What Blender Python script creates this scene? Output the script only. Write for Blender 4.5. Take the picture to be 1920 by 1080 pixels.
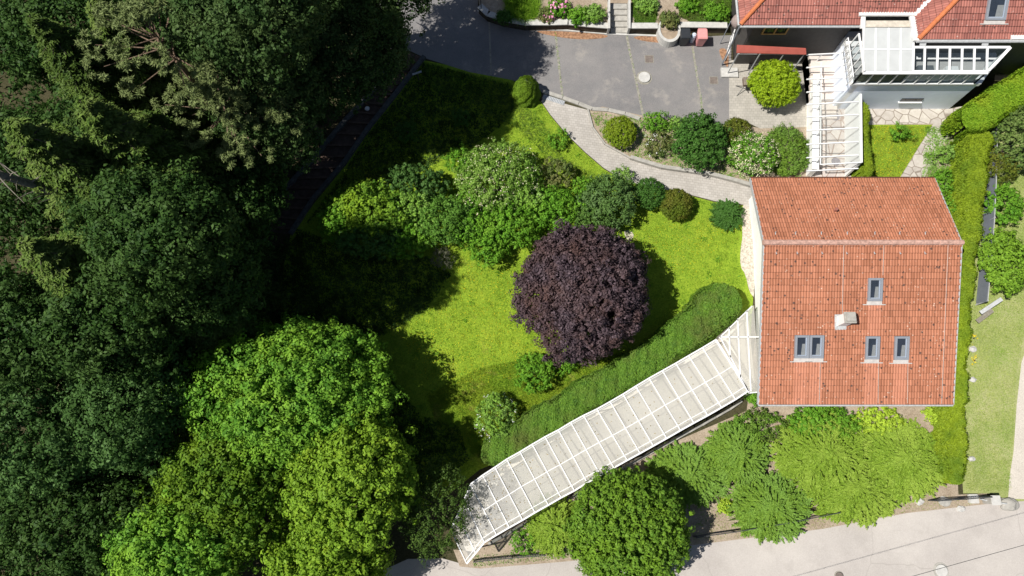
import bpy, bmesh, math, random
import numpy as np
from mathutils import Vector, Matrix

for o in list(bpy.data.objects): bpy.data.objects.remove(o)
S = bpy.context.scene
COL = S.collection
R = math.radians
rng = np.random.default_rng(7)
random.seed(7)

# ------------------------------------------------------------------ camera
H = 39.5; FPX = 1321.0; TILT = R(14.8)
cd = bpy.data.cameras.new('camera'); cam = bpy.data.objects.new('camera', cd); COL.objects.link(cam)
cam.location = (0, 0, H); cam.rotation_euler = (TILT, 0, 0)
cd.sensor_width = 36; cd.lens = FPX/1920*36; cd.clip_start = .5; cd.clip_end = 2000
S.camera = cam
# ------------------------------------------------------------------ light
SUN_EL, SUN_AZ = R(57), R(192)      # direction towards the sun: west, a touch south
sdir = Vector((math.cos(SUN_EL)*math.cos(SUN_AZ), math.cos(SUN_EL)*math.sin(SUN_AZ), math.sin(SUN_EL)))
sl = bpy.data.lights.new('sun', 'SUN'); sl.energy = 5.0; sl.angle = R(.5); sl.color = (1, .96, .90)
so = bpy.data.objects.new('sun', sl); COL.objects.link(so)
so.rotation_euler = (-sdir).to_track_quat('-Z', 'Y').to_euler()
W = bpy.data.worlds.new('World'); S.world = W; W.use_nodes = True
wn = W.node_tree.nodes; wl = W.node_tree.links
sky = wn.new('ShaderNodeTexSky'); sky.sky_type = 'NISHITA'; sky.sun_disc = False
sky.sun_elevation = SUN_EL; sky.sun_rotation = math.atan2(sdir.x, sdir.y)
wl.new(sky.outputs[0], wn['Background'].inputs[0]); wn['Background'].inputs[1].default_value = .05
S.view_settings.view_transform = 'Standard'; S.view_settings.look = 'None'
S.view_settings.gamma = 1; S.view_settings.exposure = .25

# ------------------------------------------------------------------ pixel <-> world
def T(y):
    return -2.0 if y <= 0 else (-2.0+2.0*y/13 if y < 13 else 0.0)
cT, sT = math.cos(TILT), math.sin(TILT)
def ray(px, py):
    x, y = px-960.0, 540.0-py
    return Vector((x, y*cT+FPX*sT, -(FPX*cT-y*sT)))
def P(px, py, z=0.0):
    d = ray(px, py); t = (H-z)/(-d.z)
    return Vector((d.x*t, d.y*t, z))
def G(px, py, dz=0.0):
    z = 0.0
    for _ in range(40):
        p = P(px, py, z+dz); z = .5*z+.5*T(p.y)
    return P(px, py, T(p.y)+dz)
def onplane(px, py, o, n):
    d = ray(px, py); c = Vector((0, 0, H)); t = (o-c).dot(n)/d.dot(n)
    return c+d*t
def mpp(p):   # metres per photo pixel near p
    return (H-p.z)/1265.0

# ------------------------------------------------------------------ materials
MATS = {}
class NT:
    def __init__(s, name):
        s.m = bpy.data.materials.new(name); s.m.use_nodes = True
        s.t = s.m.node_tree; s.n = s.t.nodes; s.l = s.t.links
        s.b = s.n['Principled BSDF']; s.b.inputs['Roughness'].default_value = .8
    def new(s, typ, **kw):
        nd = s.n.new(typ)
        for k, v in kw.items():
            if k.startswith('i_'):
                nd.inputs[k[2:].replace('_', ' ')].default_value = v
            else: setattr(nd, k, v)
        return nd
    def link(s, a, b): s.l.new(a, b)
    def coord(s, scale=(1, 1, 1), rot=0, kind='Object'):
        tc = s.new('ShaderNodeTexCoord'); mp = s.new('ShaderNodeMapping')
        mp.inputs['Scale'].default_value = scale; mp.inputs['Rotation'].default_value = (0, 0, rot)
        s.link(tc.outputs[kind], mp.inputs[0]); return mp.outputs[0]
    def noise(s, co, scale, detail=4, rough=.55):
        nz = s.new('ShaderNodeTexNoise'); nz.inputs['Scale'].default_value = scale
        nz.inputs['Detail'].default_value = detail; nz.inputs['Roughness'].default_value = rough
        if co is not None: s.link(co, nz.inputs['Vector'])
        return nz.outputs['Fac']
    def ramp(s, fac, stops):
        r = s.new('ShaderNodeValToRGB'); e = r.color_ramp.elements
        while len(e) < len(stops): e.new(.5)
        for k, (p, c) in enumerate(stops):
            e[k].position = p; e[k].color = (c[0], c[1], c[2], 1) if not isinstance(c, (int, float)) else (c, c, c, 1)
        s.link(fac, r.inputs[0]); return r.outputs[0]
    def mix(s, fac, a, b, mode='MIX'):
        mx = s.new('ShaderNodeMix', data_type='RGBA', blend_type=mode)
        for v, k in ((fac, 0), (a, 6), (b, 7)):
            if isinstance(v, (int, float)): mx.inputs[k].default_value = v
            elif isinstance(v, tuple): mx.inputs[k].default_value = (*v[:3], 1)
            else: s.link(v, mx.inputs[k])
        return mx.outputs[2]
    def bump(s, fac, strength=.3, dist=.02):
        b = s.new('ShaderNodeBump'); b.inputs['Strength'].default_value = strength; b.inputs['Distance'].default_value = dist
        s.link(fac, b.inputs['Height']); s.link(b.outputs[0], s.b.inputs['Normal'])
    def done(s, col=None, rough=None, spec=None):
        if col is not None:
            if isinstance(col, tuple): s.b.inputs['Base Color'].default_value = (*col[:3], 1)
            else: s.link(col, s.b.inputs['Base Color'])
        if rough is not None: s.b.inputs['Roughness'].default_value = rough
        if spec is not None: s.b.inputs['Specular IOR Level'].default_value = spec
        return s.m

def plain(name, col, rough=.7, var=.12, scale=6, spec=.4, bump=0):
    if name in MATS: return MATS[name]
    n = NT(name); co = n.coord()
    f = n.noise(co, scale, 5, .6)
    lo = tuple(c*(1-var) for c in col); hi = tuple(min(1, c*(1+var)) for c in col)
    c = n.ramp(f, [(.3, lo), (.7, hi)])
    if bump: n.bump(f, bump)
    MATS[name] = n.done(c, rough, spec); return MATS[name]

def leafmat(name, a, b, c=None, trans=.25, rough=.55, big=.7, gain=1.25, d=None):
    """leaf colours: a..b vary leaf by leaf, c is the tint of whole patches of foliage"""
    a, b = tuple(min(.9, x*gain) for x in a), tuple(min(.9, x*gain) for x in b)
    if c is not None: c = tuple(min(.9, x*gain) for x in c)
    n = NT(name); geo = n.new('ShaderNodeNewGeometry')
    base = n.ramp(geo.outputs['Random Per Island'], [(0, a), (1, b)])
    co = n.coord(); f = n.noise(co, big, 3, .6)
    if c is not None:
        fr = n.ramp(f, [(.42, 0), (.68, 1)]); base = n.mix(fr, base, c)
    if d is not None:
        f2 = n.noise(n.coord(), big*2.7, 4, .65); base = n.mix(n.ramp(f2, [(.56, 0), (.70, .8)]), base, tuple(x*gain for x in d))
    n.done(base, rough, .12)
    tr = n.new('ShaderNodeBsdfTranslucent'); n.link(base, tr.inputs[0])
    ms = n.new('ShaderNodeMixShader'); ms.inputs[0].default_value = trans
    n.link(n.b.outputs[0], ms.inputs[1]); n.link(tr.outputs[0], ms.inputs[2])
    n.link(ms.outputs[0], n.n['Material Output'].inputs['Surface'])
    MATS[name] = n.m; return n.m

# foliage colours
L_MAPLE = leafmat('leaf_maple', (.065, .18, .02), (.16, .33, .035), (.19, .34, .03), d=(.05, .15, .02))
L_YEL = leafmat('leaf_yellow_maple', (.11, .21, .018), (.22, .35, .028), (.14, .25, .02), d=(.25, .34, .025))
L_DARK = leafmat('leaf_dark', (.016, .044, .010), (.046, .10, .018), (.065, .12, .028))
L_BLUE = leafmat('leaf_bluish', (.045, .10, .028), (.10, .19, .05), (.04, .09, .018))
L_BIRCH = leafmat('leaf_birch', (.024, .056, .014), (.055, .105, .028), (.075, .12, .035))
L_SPRUCE = leafmat('needle_spruce', (.045, .09, .014), (.11, .175, .03), (.14, .19, .045), trans=.12)
L_PINE = leafmat('needle_pine', (.10, .135, .045), (.18, .22, .08), None, trans=.1)
L_PURPLE = leafmat('leaf_purple', (.026, .018, .024), (.105, .075, .085), (.085, .05, .045), trans=.08)
L_HEDGE = leafmat('leaf_hedge', (.065, .15, .018), (.145, .26, .03), (.11, .15, .03), trans=.2, d=(.05, .12, .02))
L_THUJA = leafmat('leaf_thuja', (.13, .19, .012), (.22, .30, .018), (.10, .17, .014), trans=.2)
L_THUJG = leafmat('leaf_thuja_green', (.10, .20, .012), (.20, .32, .02), (.22, .30, .02), trans=.2)
L_JUNI = leafmat('needle_juniper', (.10, .18, .014), (.22, .33, .035), (.25, .35, .05), trans=.2)
L_JUNI2 = leafmat('needle_juniper_green', (.085, .17, .018), (.18, .29, .035), (.16, .28, .05), trans=.2)
L_SHRUB = leafmat('leaf_shrub', (.06, .17, .014), (.14, .31, .024), (.17, .32, .03))
L_SHRUB2 = leafmat('leaf_shrub_pale', (.11, .23, .03), (.22, .37, .055), (.23, .36, .10))
L_SHRUBD = leafmat('leaf_shrub_dark', (.03, .085, .012), (.075, .17, .03), (.06, .15, .025))
L_BROWN = leafmat('leaf_brownish', (.10, .12, .03), (.20, .20, .07), (.08, .16, .035))
L_OLIVE = leafmat('leaf_olive', (.06, .10, .010), (.13, .17, .018), (.15, .13, .025))
L_YELLOW = leafmat('leaf_golden', (.17, .27, .012), (.32, .43, .02), (.24, .36, .015))
L_LIME = leafmat('leaf_lime', (.25, .38, .03), (.38, .50, .05), None)
L_GREY = leafmat('leaf_grey', (.10, .11, .07), (.17, .17, .11), None)
L_CREAM = leafmat('blossom_cream', (.50, .48, .27), (.62, .60, .42), None, trans=.1)
L_WHITE = leafmat('blossom_white', (.6, .62, .55), (.75, .75, .7), None, trans=.1)
L_PINK = leafmat('blossom_pink', (.55, .18, .33), (.7, .38, .5), None, trans=.1)
L_GOLD = leafmat('blossom_yellow', (.7, .5, .01), (.8, .62, .03), None, trans=.1)
L_GRASS = leafmat('grass_blade', (.10, .21, .014), (.42, .50, .045), (.14, .29, .02), trans=.25, big=.35, gain=1.0, d=(.46, .42, .11))
L_DRYGR = leafmat('grass_dry', (.15, .23, .035), (.36, .40, .11), (.18, .29, .04), trans=.2)
L_LILY = leafmat('leaf_lily', (.13, .27, .02), (.27, .42, .04), None, trans=.3)
BARK = plain('bark', (.10, .085, .065), .9, .5, 12, .1, .5)
BARKP = plain('bark_pine', (.20, .14, .10), .9, .5, 12, .1, .5)
WOODG = plain('twig_grey', (.22, .20, .16), .9, .3, 9, .1)

WHITE = plain('white_paint', (.80, .80, .79), .5, .03, 3)
RENDER = plain('white_render', (.84, .83, .80), .85, .05, 2, .2, .1)
BLUEW = plain('pale_blue_render', (.76, .82, .93), .85, .06, .9, .2, .1)
GREYM = plain('grey_metal', (.24, .26, .29), .45, .06, 5, .5)
ZINC = plain('weathered_zinc', (.42, .43, .43), .6, .18, 8, .4)
DKGREY = plain('dark_grey', (.045, .048, .052), .6, .15, 8)
BLACKPL = plain('black_plastic', (.030, .033, .038), .45, .1, 8, .5)
PINKPL = plain('pink_plastic', (.68, .30, .29), .5, .06, 8, .5)
LBLUE = plain('pale_blue_plastic', (.50, .60, .70), .5, .06, 8, .5)
REDCV = plain('red_sheet', (.36, .085, .062), .6, .12, 2, .4)
YWOOD = plain('yellow_timber', (.42, .25, .08), .6, .12, 9)
OWOOD = plain('orange_timber', (.50, .24, .09), .6, .12, 9)
CONC = plain('concrete', (.36, .345, .31), .9, .18, 4, .2, .3)
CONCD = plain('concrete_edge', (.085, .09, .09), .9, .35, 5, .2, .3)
STONE = plain('pale_stone', (.50, .49, .46), .9, .15, 4, .2, .3)
BRICKD = plain('dark_block', (.075, .062, .045), .9, .4, 4, .2, .4)
RUSTM = plain('iron_cover', (.17, .14, .12), .8, .25, 9)
INNER = plain('room_inside', (.30, .27, .22), .9, .1, 3)
SEAM = plain('seam_mortar', (.27, .255, .215), .9, .3, 6, .2)
FABRIC = plain('awning_fabric', (.50, .515, .505), .8, .06, 2, .2)
SOIL = plain('mulch', (.33, .26, .19), .95, .25, 3, .1, .6)

def m_asphalt():
    n = NT('asphalt'); co = n.coord()
    f1 = n.noise(co, .22, 6, .62); f2 = n.noise(co, 22, 3, .7); f3 = n.noise(co, 1.3, 5, .7)
    c = n.ramp(f1, [(.3, (.14, .135, .135)), (.5, (.185, .178, .175)), (.7, (.27, .255, .24))])
    c = n.mix(n.ramp(f3, [(.35, 0), (.75, .75)]), c, (.27, .245, .235))
    c = n.mix(.35, c, n.ramp(f2, [(.3, .09), (.7, .30)]))
    st = n.ramp(n.noise(co, .55, 7, .75), [(.55, 0), (.72, .75)]); c = n.mix(st, c, (.36, .33, .29))
    n.bump(f2, .4, .01); return n.done(c, .9, .2)
def m_road():
    n = NT('road_surface'); co = n.coord()
    f1 = n.noise(co, .3, 6, .65); f2 = n.noise(co, 16, 3, .7)
    c = n.ramp(f1, [(.3, (.38, .34, .305)), (.7, (.51, .465, .415))])
    c = n.mix(.2, c, n.ramp(f2, [(.3, .25), (.7, .62)]))
    c = n.mix(n.ramp(n.noise(co, 1.1, 7, .75), [(.52, 0), (.7, .55)]), c, (.36, .33, .30)); c = n.mix(n.ramp(n.noise(co, 5, 5, .8), [(.62, 0), (.72, .4)]), c, (.62, .58, .54))
    v = n.new('ShaderNodeTexVoronoi', feature='DISTANCE_TO_EDGE', i_Scale=.14)
    mpw = n.new('ShaderNodeVectorMath', operation='ADD'); nz = n.new('ShaderNodeTexNoise', i_Scale=.6)
    n.link(co, nz.inputs['Vector']); n.link(co, mpw.inputs[0]); n.link(nz.outputs['Color'], mpw.inputs[1]); n.link(mpw.outputs[0], v.inputs['Vector'])
    cr = n.ramp(v.outputs['Distance'], [(0, .3), (.004, 0)]); c = n.mix(cr, c, (.2, .18, .16))
    n.bump(f2, .3, .01); return n.done(c, .9, .2)
def m_pavers(name, rot, c1, c2, mort, sx=1, w=.2, h=.1):
    n = NT(name); co = n.coord(rot=rot)
    br = n.new('ShaderNodeTexBrick', i_Scale=1.0); br.inputs['Mortar Size'].default_value = .008
    br.inputs['Brick Width'].default_value = w; br.inputs['Row Height'].default_value = h
    br.inputs['Color1'].default_value = (*c1, 1); br.inputs['Color2'].default_value = (*c2, 1); br.inputs['Mortar'].default_value = (*mort, 1)
    n.link(co, br.inputs['Vector'])
    f = n.noise(co, .7, 6, .65); c = n.mix(.35, br.outputs[0], n.ramp(f, [(.3, tuple(x*.75 for x in c1)), (.7, tuple(min(1, x*1.2) for x in c2))]))
    n.bump(br.outputs['Fac'], -.3, .01); return n.done(c, .85, .25)
def m_flag(name, a, b, joint, scale=1.6):
    n = NT(name); co = n.coord()
    v = n.new('ShaderNodeTexVoronoi', feature='DISTANCE_TO_EDGE', i_Scale=scale); n.link(co, v.inputs['Vector'])
    v2 = n.new('ShaderNodeTexVoronoi', i_Scale=scale); n.link(co, v2.inputs['Vector'])
    sp = n.new('ShaderNodeSeparateColor'); n.link(v2.outputs['Color'], sp.inputs[0])
    c = n.ramp(sp.outputs[0], [(0, a), (1, b)])
    c = n.mix(.3, c, n.ramp(n.noise(co, 3, 5), [(.3, .25), (.7, .6)]))
    e = n.ramp(v.outputs['Distance'], [(.02, 0), (.05, 1)]); c = n.mix(e, joint, c)
    n.bump(e, .4, .01); return n.done(c, .85, .25)
def m_ground(name, stops, scale=.5, fine=14, finemix=.35, dots=None):
    n = NT(name); co = n.coord()
    c = n.ramp(n.noise(co, scale, 7, .68), stops)
    f2 = n.noise(co, fine, 4, .7)
    lo = tuple(x*.45 for x in stops[0][1]); hi = tuple(min(1, x*1.4) for x in stops[-1][1])
    c = n.mix(finemix, c, n.ramp(f2, [(.3, lo), (.7, hi)]))
    if dots:
        v = n.new('ShaderNodeTexVoronoi', i_Scale=dots[0]); n.link(co, v.inputs['Vector'])
        d = n.ramp(v.outputs['Distance'], [(dots[1], 1), (dots[1]+.05, 0)]); c = n.mix(d, c, dots[2])
    n.bump(f2, .6, .03); return n.done(c, .95, .1)
def m_tiles(name, a, b, lichen=.5, pale=(.62, .45, .36)):
    """clay tiles; UV is in tile units"""
    n = NT(name); uv = n.coord(kind='UV')
    fl = n.new('ShaderNodeVectorMath', operation='FLOOR'); n.link(uv, fl.inputs[0])
    wn_ = n.new('ShaderNodeTexWhiteNoise', noise_dimensions='2D'); n.link(fl.outputs[0], wn_.inputs['Vector'])
    c = n.ramp(wn_.outputs['Value'], [(0, a), (1, b)])
    co = n.coord(); big = n.noise(co, .35, 5, .6)
    c = n.mix(n.ramp(big, [(.35, 0), (.7, .45)]), c, tuple(min(1, x*1.18) for x in b))
    sc = n.coord(scale=(5, .25, .25)); c = n.mix(n.ramp(n.noise(sc, 1.0, 5, .7), [(.5, 0), (.75, .45)]), c, tuple(x*.5 for x in a))
    # grime settled in the joints
    fr = n.new('ShaderNodeVectorMath', operation='FRACTION'); n.link(uv, fr.inputs[0])
    sx = n.new('ShaderNodeSeparateXYZ'); n.link(fr.outputs[0], sx.inputs[0])
    jx = n.ramp(sx.outputs[0], [(0, .65), (.14, 0), (.9, 0), (1, .65)])
    jy = n.ramp(sx.outputs[1], [(0, .7), (.06, .35), (.10, 0)])
    c = n.mix(jx, c, tuple(x*.3 for x in a)); c = n.mix(jy, c, tuple(x*.22 for x in a))
    v = n.new('ShaderNodeTexVoronoi', i_Scale=3.2); v.inputs['Randomness'].default_value = 1; n.link(co, v.inputs['Vector'])
    m1 = n.ramp(v.outputs['Distance'], [(.17, 1), (.23, 0)]); m2 = n.ramp(n.noise(co, .45, 4, .7), [(.47-.06*lichen, 0), (.52, .95)])
    mm = n.mix(1.0, m1, m2, 'MULTIPLY'); c = n.mix(mm, c, (.085, .05, .04))
    v3 = n.new('ShaderNodeTexVoronoi', i_Scale=4.6); n.link(co, v3.inputs['Vector'])
    m3 = n.ramp(v3.outputs['Distance'], [(.13, .9), (.20, 0)]); m4 = n.ramp(n.noise(co, .8, 4, .7), [(.46, 0), (.60, .9)])
    mm2 = n.mix(1.0, m3, m4, 'MULTIPLY'); c = n.mix(mm2, c, pale)
    n.bump(n.noise(co, 12, 4), .2, .01)
    return n.done(c, .75, .3)
def m_boards(name, col):
    n = NT(name); co = n.coord(scale=(1, 1, 1))
    w = n.new('ShaderNodeTexWave', wave_type='BANDS', bands_direction='Z', i_Scale=3.2); n.link(co, w.inputs['Vector'])
    c = n.ramp(w.outputs['Fac'], [(0, tuple(x*.25 for x in col)), (.15, col), (1, tuple(x*1.3 for x in col))])
    c = n.mix(.25, c, n.ramp(n.noise(co, 5), [(.3, .02), (.7, .09)])); n.bump(w.outputs['Fac'], .5, .02)
    return n.done(c, .6, .3)
def m_poly(name, fac, tint=(.92, .95, .94)):
    n = NT(name); n.done((.90, .88, .83), .35, .4)
    tr = n.new('ShaderNodeBsdfTransparent'); tr.inputs[0].default_value = (*tint, 1)
    tl = n.new('ShaderNodeBsdfTranslucent'); tl.inputs[0].default_value = (.90, .88, .83, 1)
    m1 = n.new('ShaderNodeMixShader'); m1.inputs[0].default_value = .5; n.link(n.b.outputs[0], m1.inputs[1]); n.link(tl.outputs[0], m1.inputs[2])
    m2 = n.new('ShaderNodeMixShader'); n.link(m1.outputs[0], m2.inputs[1]); n.link(tr.outputs[0], m2.inputs[2])
    co = n.coord(); f = n.ramp(n.noise(co, .5, 5, .6), [(.3, fac-.07), (.7, fac+.07)])
    n.link(f, m2.inputs[0]); n.link(m2.outputs[0], n.n['Material Output'].inputs['Surface']); return n.m
def m_glass(name, tint, fac=.75, rough=.03, base=(.05, .07, .08)):
    n = NT(name); n.done(base, rough, .6)
    tr = n.new('ShaderNodeBsdfTransparent'); tr.inputs[0].default_value = (*tint, 1)
    m2 = n.new('ShaderNodeMixShader'); m2.inputs[0].default_value = fac
    n.link(n.b.outputs[0], m2.inputs[1]); n.link(tr.outputs[0], m2.inputs[2])
    n.link(m2.outputs[0], n.n['Material Output'].inputs['Surface']); return n.m

ASPH = m_asphalt(); ROADM = m_road()
PAV = m_pavers('grey_pavers', R(8), (.36, .335, .30), (.46, .43, .39), (.19, .17, .14), w=.24, h=.16)
PAV2 = m_pavers('patio_pavers', R(0), (.34, .32, .28), (.44, .41, .36), (.19, .18, .15), w=.24, h=.18)
FLAG = m_flag('flagstones', (.42, .36, .30), (.58, .52, .43), (.25, .21, .17))
FLAGP = m_flag('passage_flags', (.45, .37, .33), (.60, .52, .46), (.30, .22, .18), 1.5)
LAWN = m_ground('lawn_turf', [(.3, (.09, .20, .012)), (.5, (.17, .30, .02)), (.72, (.30, .38, .035))], .5, 12, .55)
LAWN2 = m_ground('dry_turf', [(.28, (.13, .21, .03)), (.5, (.26, .31, .09)), (.75, (.44, .42, .23))], .5, 14, .35)
FLOOR = m_ground('forest_floor', [(.3, (.03, .035, .012)), (.55, (.055, .05, .025)), (.75, (.10, .085, .05))], .6, 9, .4)
GRAV = m_ground('gravel', [(.3, (.34, .30, .24)), (.7, (.60, .54, .45))], 2.2, 9, .7)
BEDM = m_ground('bed_soil', [(.3, (.24, .18, .12)), (.7, (.42, .35, .27))], 1.0, 12, .4)
TRACK = m_ground('track_gravel', [(.3, (.46, .42, .36)), (.7, (.60, .55, .48))], .7, 14, .3)
RED = m_tiles('clay_tiles', (.32, .122, .064), (.455, .185, .105), .85, (.58, .45, .36))
RED2 = m_tiles('old_clay_tiles', (.21, .075, .06), (.40, .155, .12), .35, (.45, .34, .30))
RIDGE = plain('ridge_tile', (.48, .30, .24), .85, .35, 7, .2, .3)
RIDGEO = plain('hip_tile', (.52, .17, .07), .8, .15, 5, .2, .2)
BOARDS = m_boards('dark_boards', (.06, .055, .05))
POLY = m_poly('polycarbonate', .40)
SKYG = m_glass('roof_window_glass', (.75, .8, .88), .82)
SUNG = m_glass('conservatory_glass', (.85, .9, .92), .8)
DARKG = m_glass('dark_window_glass', (.2, .2, .2), .15, .05, (.02, .025, .03))
TILEF = m_pavers('passage_floor_tiles', R(30), (.66, .60, .52), (.72, .66, .58), (.56, .50, .43), w=.6, h=.6)
BRICKW = m_pavers('block_wall', 0, (.16, .13, .09), (.22, .18, .13), (.06, .05, .04), w=.4, h=.2)
STEPM = plain('old_step', (.11, .075, .058), .9, .35, 5, .2, .4)

# ------------------------------------------------------------------ mesh helpers
def link(o, parent=None):
    COL.objects.link(o)
    if parent is not None: o.parent = parent; 
    return o
def np_mesh(name, v, f, mat, parent=None, smooth=False):
    """v Nx3 array, f Mx4 or Mx3 array -> object; world coordinates, parent offset removed"""
    me = bpy.data.meshes.new(name); v = np.asarray(v, dtype=np.float32); f = np.asarray(f, dtype=np.int32)
    if parent is not None: v = v-np.array(wloc(parent), dtype=np.float32)
    k = f.shape[1]
    me.vertices.add(len(v)); me.vertices.foreach_set('co', v.ravel())
    me.loops.add(f.size); me.loops.foreach_set('vertex_index', f.ravel())
    me.polygons.add(len(f)); me.polygons.foreach_set('loop_start', np.arange(0, f.size, k, dtype=np.int32))
    me.polygons.foreach_set('loop_total', np.full(len(f), k, dtype=np.int32))
    me.update(calc_edges=True); me.materials.append(mat)
    if smooth: me.polygons.foreach_set('use_smooth', np.ones(len(f), dtype=bool))
    return link(bpy.data.objects.new(name, me), parent)
def wloc(o):
    p = Vector((0, 0, 0))
    while o is not None: p += o.location; o = o.parent
    return p
class MB:
    def __init__(s): s.v = []; s.f = []
    def add(s, vs, fs):
        b = len(s.v); s.v += [tuple(x) for x in vs]; s.f += [tuple(i+b for i in f) for f in fs]; return s
    def box(s, c, size, ax=None):
        c = Vector(c); X, Y, Z = ax if ax else (Vector((1, 0, 0)), Vector((0, 1, 0)), Vector((0, 0, 1)))
        a, b, h = size[0]/2, size[1]/2, size[2]/2
        vs = [c+X*a*i+Y*b*j+Z*h*k for k in (-1, 1) for j in (-1, 1) for i in (-1, 1)]
        return s.add(vs, [(0, 2, 3, 1), (4, 5, 7, 6), (0, 1, 5, 4), (2, 6, 7, 3), (0, 4, 6, 2), (1, 3, 7, 5)])
    def bar(s, p, q, w, h, up=Vector((0, 0, 1))):
        p, q = Vector(p), Vector(q); X = (q-p); L = X.length; X = X/L
        Y = up.cross(X)
        if Y.length < 1e-4: Y = Vector((0, 1, 0)).cross(X)
        Y.normalize(); Z = X.cross(Y); return s.box((p+q)/2, (L, w, h), (X, Y, Z))
    def tube(s, pts, rads, seg=8, cap=True):
        n = len(pts); base = len(s.v); pts = [Vector(p) for p in pts]
        for k, p in enumerate(pts):
            d = (pts[min(k+1, n-1)]-pts[max(k-1, 0)]); d.normalize()
            a = d.cross(Vector((0, 0, 1)));
            if a.length < .05: a = d.cross(Vector((1, 0, 0)))
            a.normalize(); b = d.cross(a)
            for j in range(seg):
                t = 2*math.pi*j/seg; s.v.append(tuple(p+(a*math.cos(t)+b*math.sin(t))*rads[k]))
        for k in range(n-1):
            for j in range(seg):
                j2 = (j+1) % seg; s.f.append((base+k*seg+j, base+k*seg+j2, base+(k+1)*seg+j2, base+(k+1)*seg+j))
        if cap:
            s.f.append(tuple(base+j for j in range(seg))[::-1]); s.f.append(tuple(base+(n-1)*seg+j for j in range(seg)))
        return s
    def prism(s, pts, z0, z1):
        """pts: list of xy; z0,z1 numbers or per-point lists"""
        n = len(pts); zz0 = z0 if isinstance(z0, (list, tuple)) else [z0]*n; zz1 = z1 if isinstance(z1, (list, tuple)) else [z1]*n
        vs = [(p[0], p[1], zz0[i]) for i, p in enumerate(pts)]+[(p[0], p[1], zz1[i]) for i, p in enumerate(pts)]
        fs = [tuple(range(n))[::-1], tuple(range(n, 2*n))]+[(i, (i+1) % n, n+(i+1) % n, n+i) for i in range(n)]
        return s.add(vs, fs)
    def build(s, name, mat, parent=None, bevel=0, smooth=False):
        me = bpy.data.meshes.new(name); off = wloc(parent) if parent is not None else Vector((0, 0, 0))
        me.from_pydata([tuple(Vector(v)-off) for v in s.v], [], s.f)
        bm = bmesh.new(); bm.from_mesh(me); bmesh.ops.recalc_face_normals(bm, faces=bm.faces)
        if bevel: bmesh.ops.bevel(bm, geom=list(bm.edges), offset=bevel, segments=2, affect='EDGES')
        bm.to_mesh(me); bm.free()
        if smooth:
            me.polygons.foreach_set('use_smooth', [True]*len(me.polygons))
        me.materials.append(mat)
        return link(bpy.data.objects.new(name, me), parent)
def tag(o, label, cat, group=None):
    o['label'] = label; o['category'] = cat
    if group: o['group'] = group
    return o
def thing(name, loc, label, cat, group=None):
    o = bpy.data.objects.new(name, None); o.empty_display_size = .3; o.location = loc; COL.objects.link(o)
    return tag(o, label, cat, group)
def struct(o): o['kind'] = 'structure'; return o

def drape(name, pts, mat, dz, kind='structure', px=True):
    """flat sheet draped on the ground, dz above it"""
    bm = bmesh.new()
    vs = []
    for p in pts:
        g = G(*p) if px else Vector((p[0], p[1], 0)); vs.append(bm.verts.new((g.x, g.y, 0)))
    f = bm.faces.new(vs); bmesh.ops.triangulate(bm, faces=[f])
    for b in (0, 13):
        bmesh.ops.bisect_plane(bm, geom=bm.verts[:]+bm.edges[:]+bm.faces[:], plane_co=(0, b, 0), plane_no=(0, 1, 0))
    for v in bm.verts: v.co.z = T(v.co.y)+dz
    bmesh.ops.recalc_face_normals(bm, faces=bm.faces)
    if sum(f.normal.z for f in bm.faces) < 0: bmesh.ops.reverse_faces(bm, faces=bm.faces)
    me = bpy.data.meshes.new(name); bm.to_mesh(me); bm.free(); me.materials.append(mat)
    o = link(bpy.data.objects.new(name, me))
    if kind: o['kind'] = kind
    return o
def smooth_poly(pts, n=3, closed=True):
    for _ in range(n):
        q = []
        m = len(pts)
        for i in range(m if closed else m-1):
            a, b = pts[i], pts[(i+1) % m]
            q += [(a[0]*.75+b[0]*.25, a[1]*.75+b[1]*.25), (a[0]*.25+b[0]*.75, a[1]*.25+b[1]*.75)]
        if not closed: q = [pts[0]]+q+[pts[-1]]
        pts = q
    return pts

# ------------------------------------------------------------------ leaves
def unit(n):
    v = rng.normal(size=(n, 3)); return v/np.linalg.norm(v, axis=1)[:, None]
def leaves(pts, nrm, size, aspect=.6, axis=None):
    """rhombus leaves, bent along the middle: pts Nx3, nrm Nx3, size N"""
    n = len(pts); nrm = nrm/(np.linalg.norm(nrm, axis=1)[:, None]+1e-9)
    a = unit(n) if axis is None else axis
    u = a-(a*nrm).sum(1)[:, None]*nrm; u /= (np.linalg.norm(u, axis=1)[:, None]+1e-9); w = np.cross(nrm, u)
    s = size[:, None]; v = np.empty((n, 4, 3))
    v[:, 0] = pts-u*s*.5; v[:, 2] = pts+u*s*.5-nrm*s*.12; v[:, 1] = pts+w*s*.5*aspect+nrm*s*.1; v[:, 3] = pts-w*s*.5*aspect+nrm*s*.1
    return v.reshape(-1, 3), np.arange(n*4).reshape(n, 4)
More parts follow.
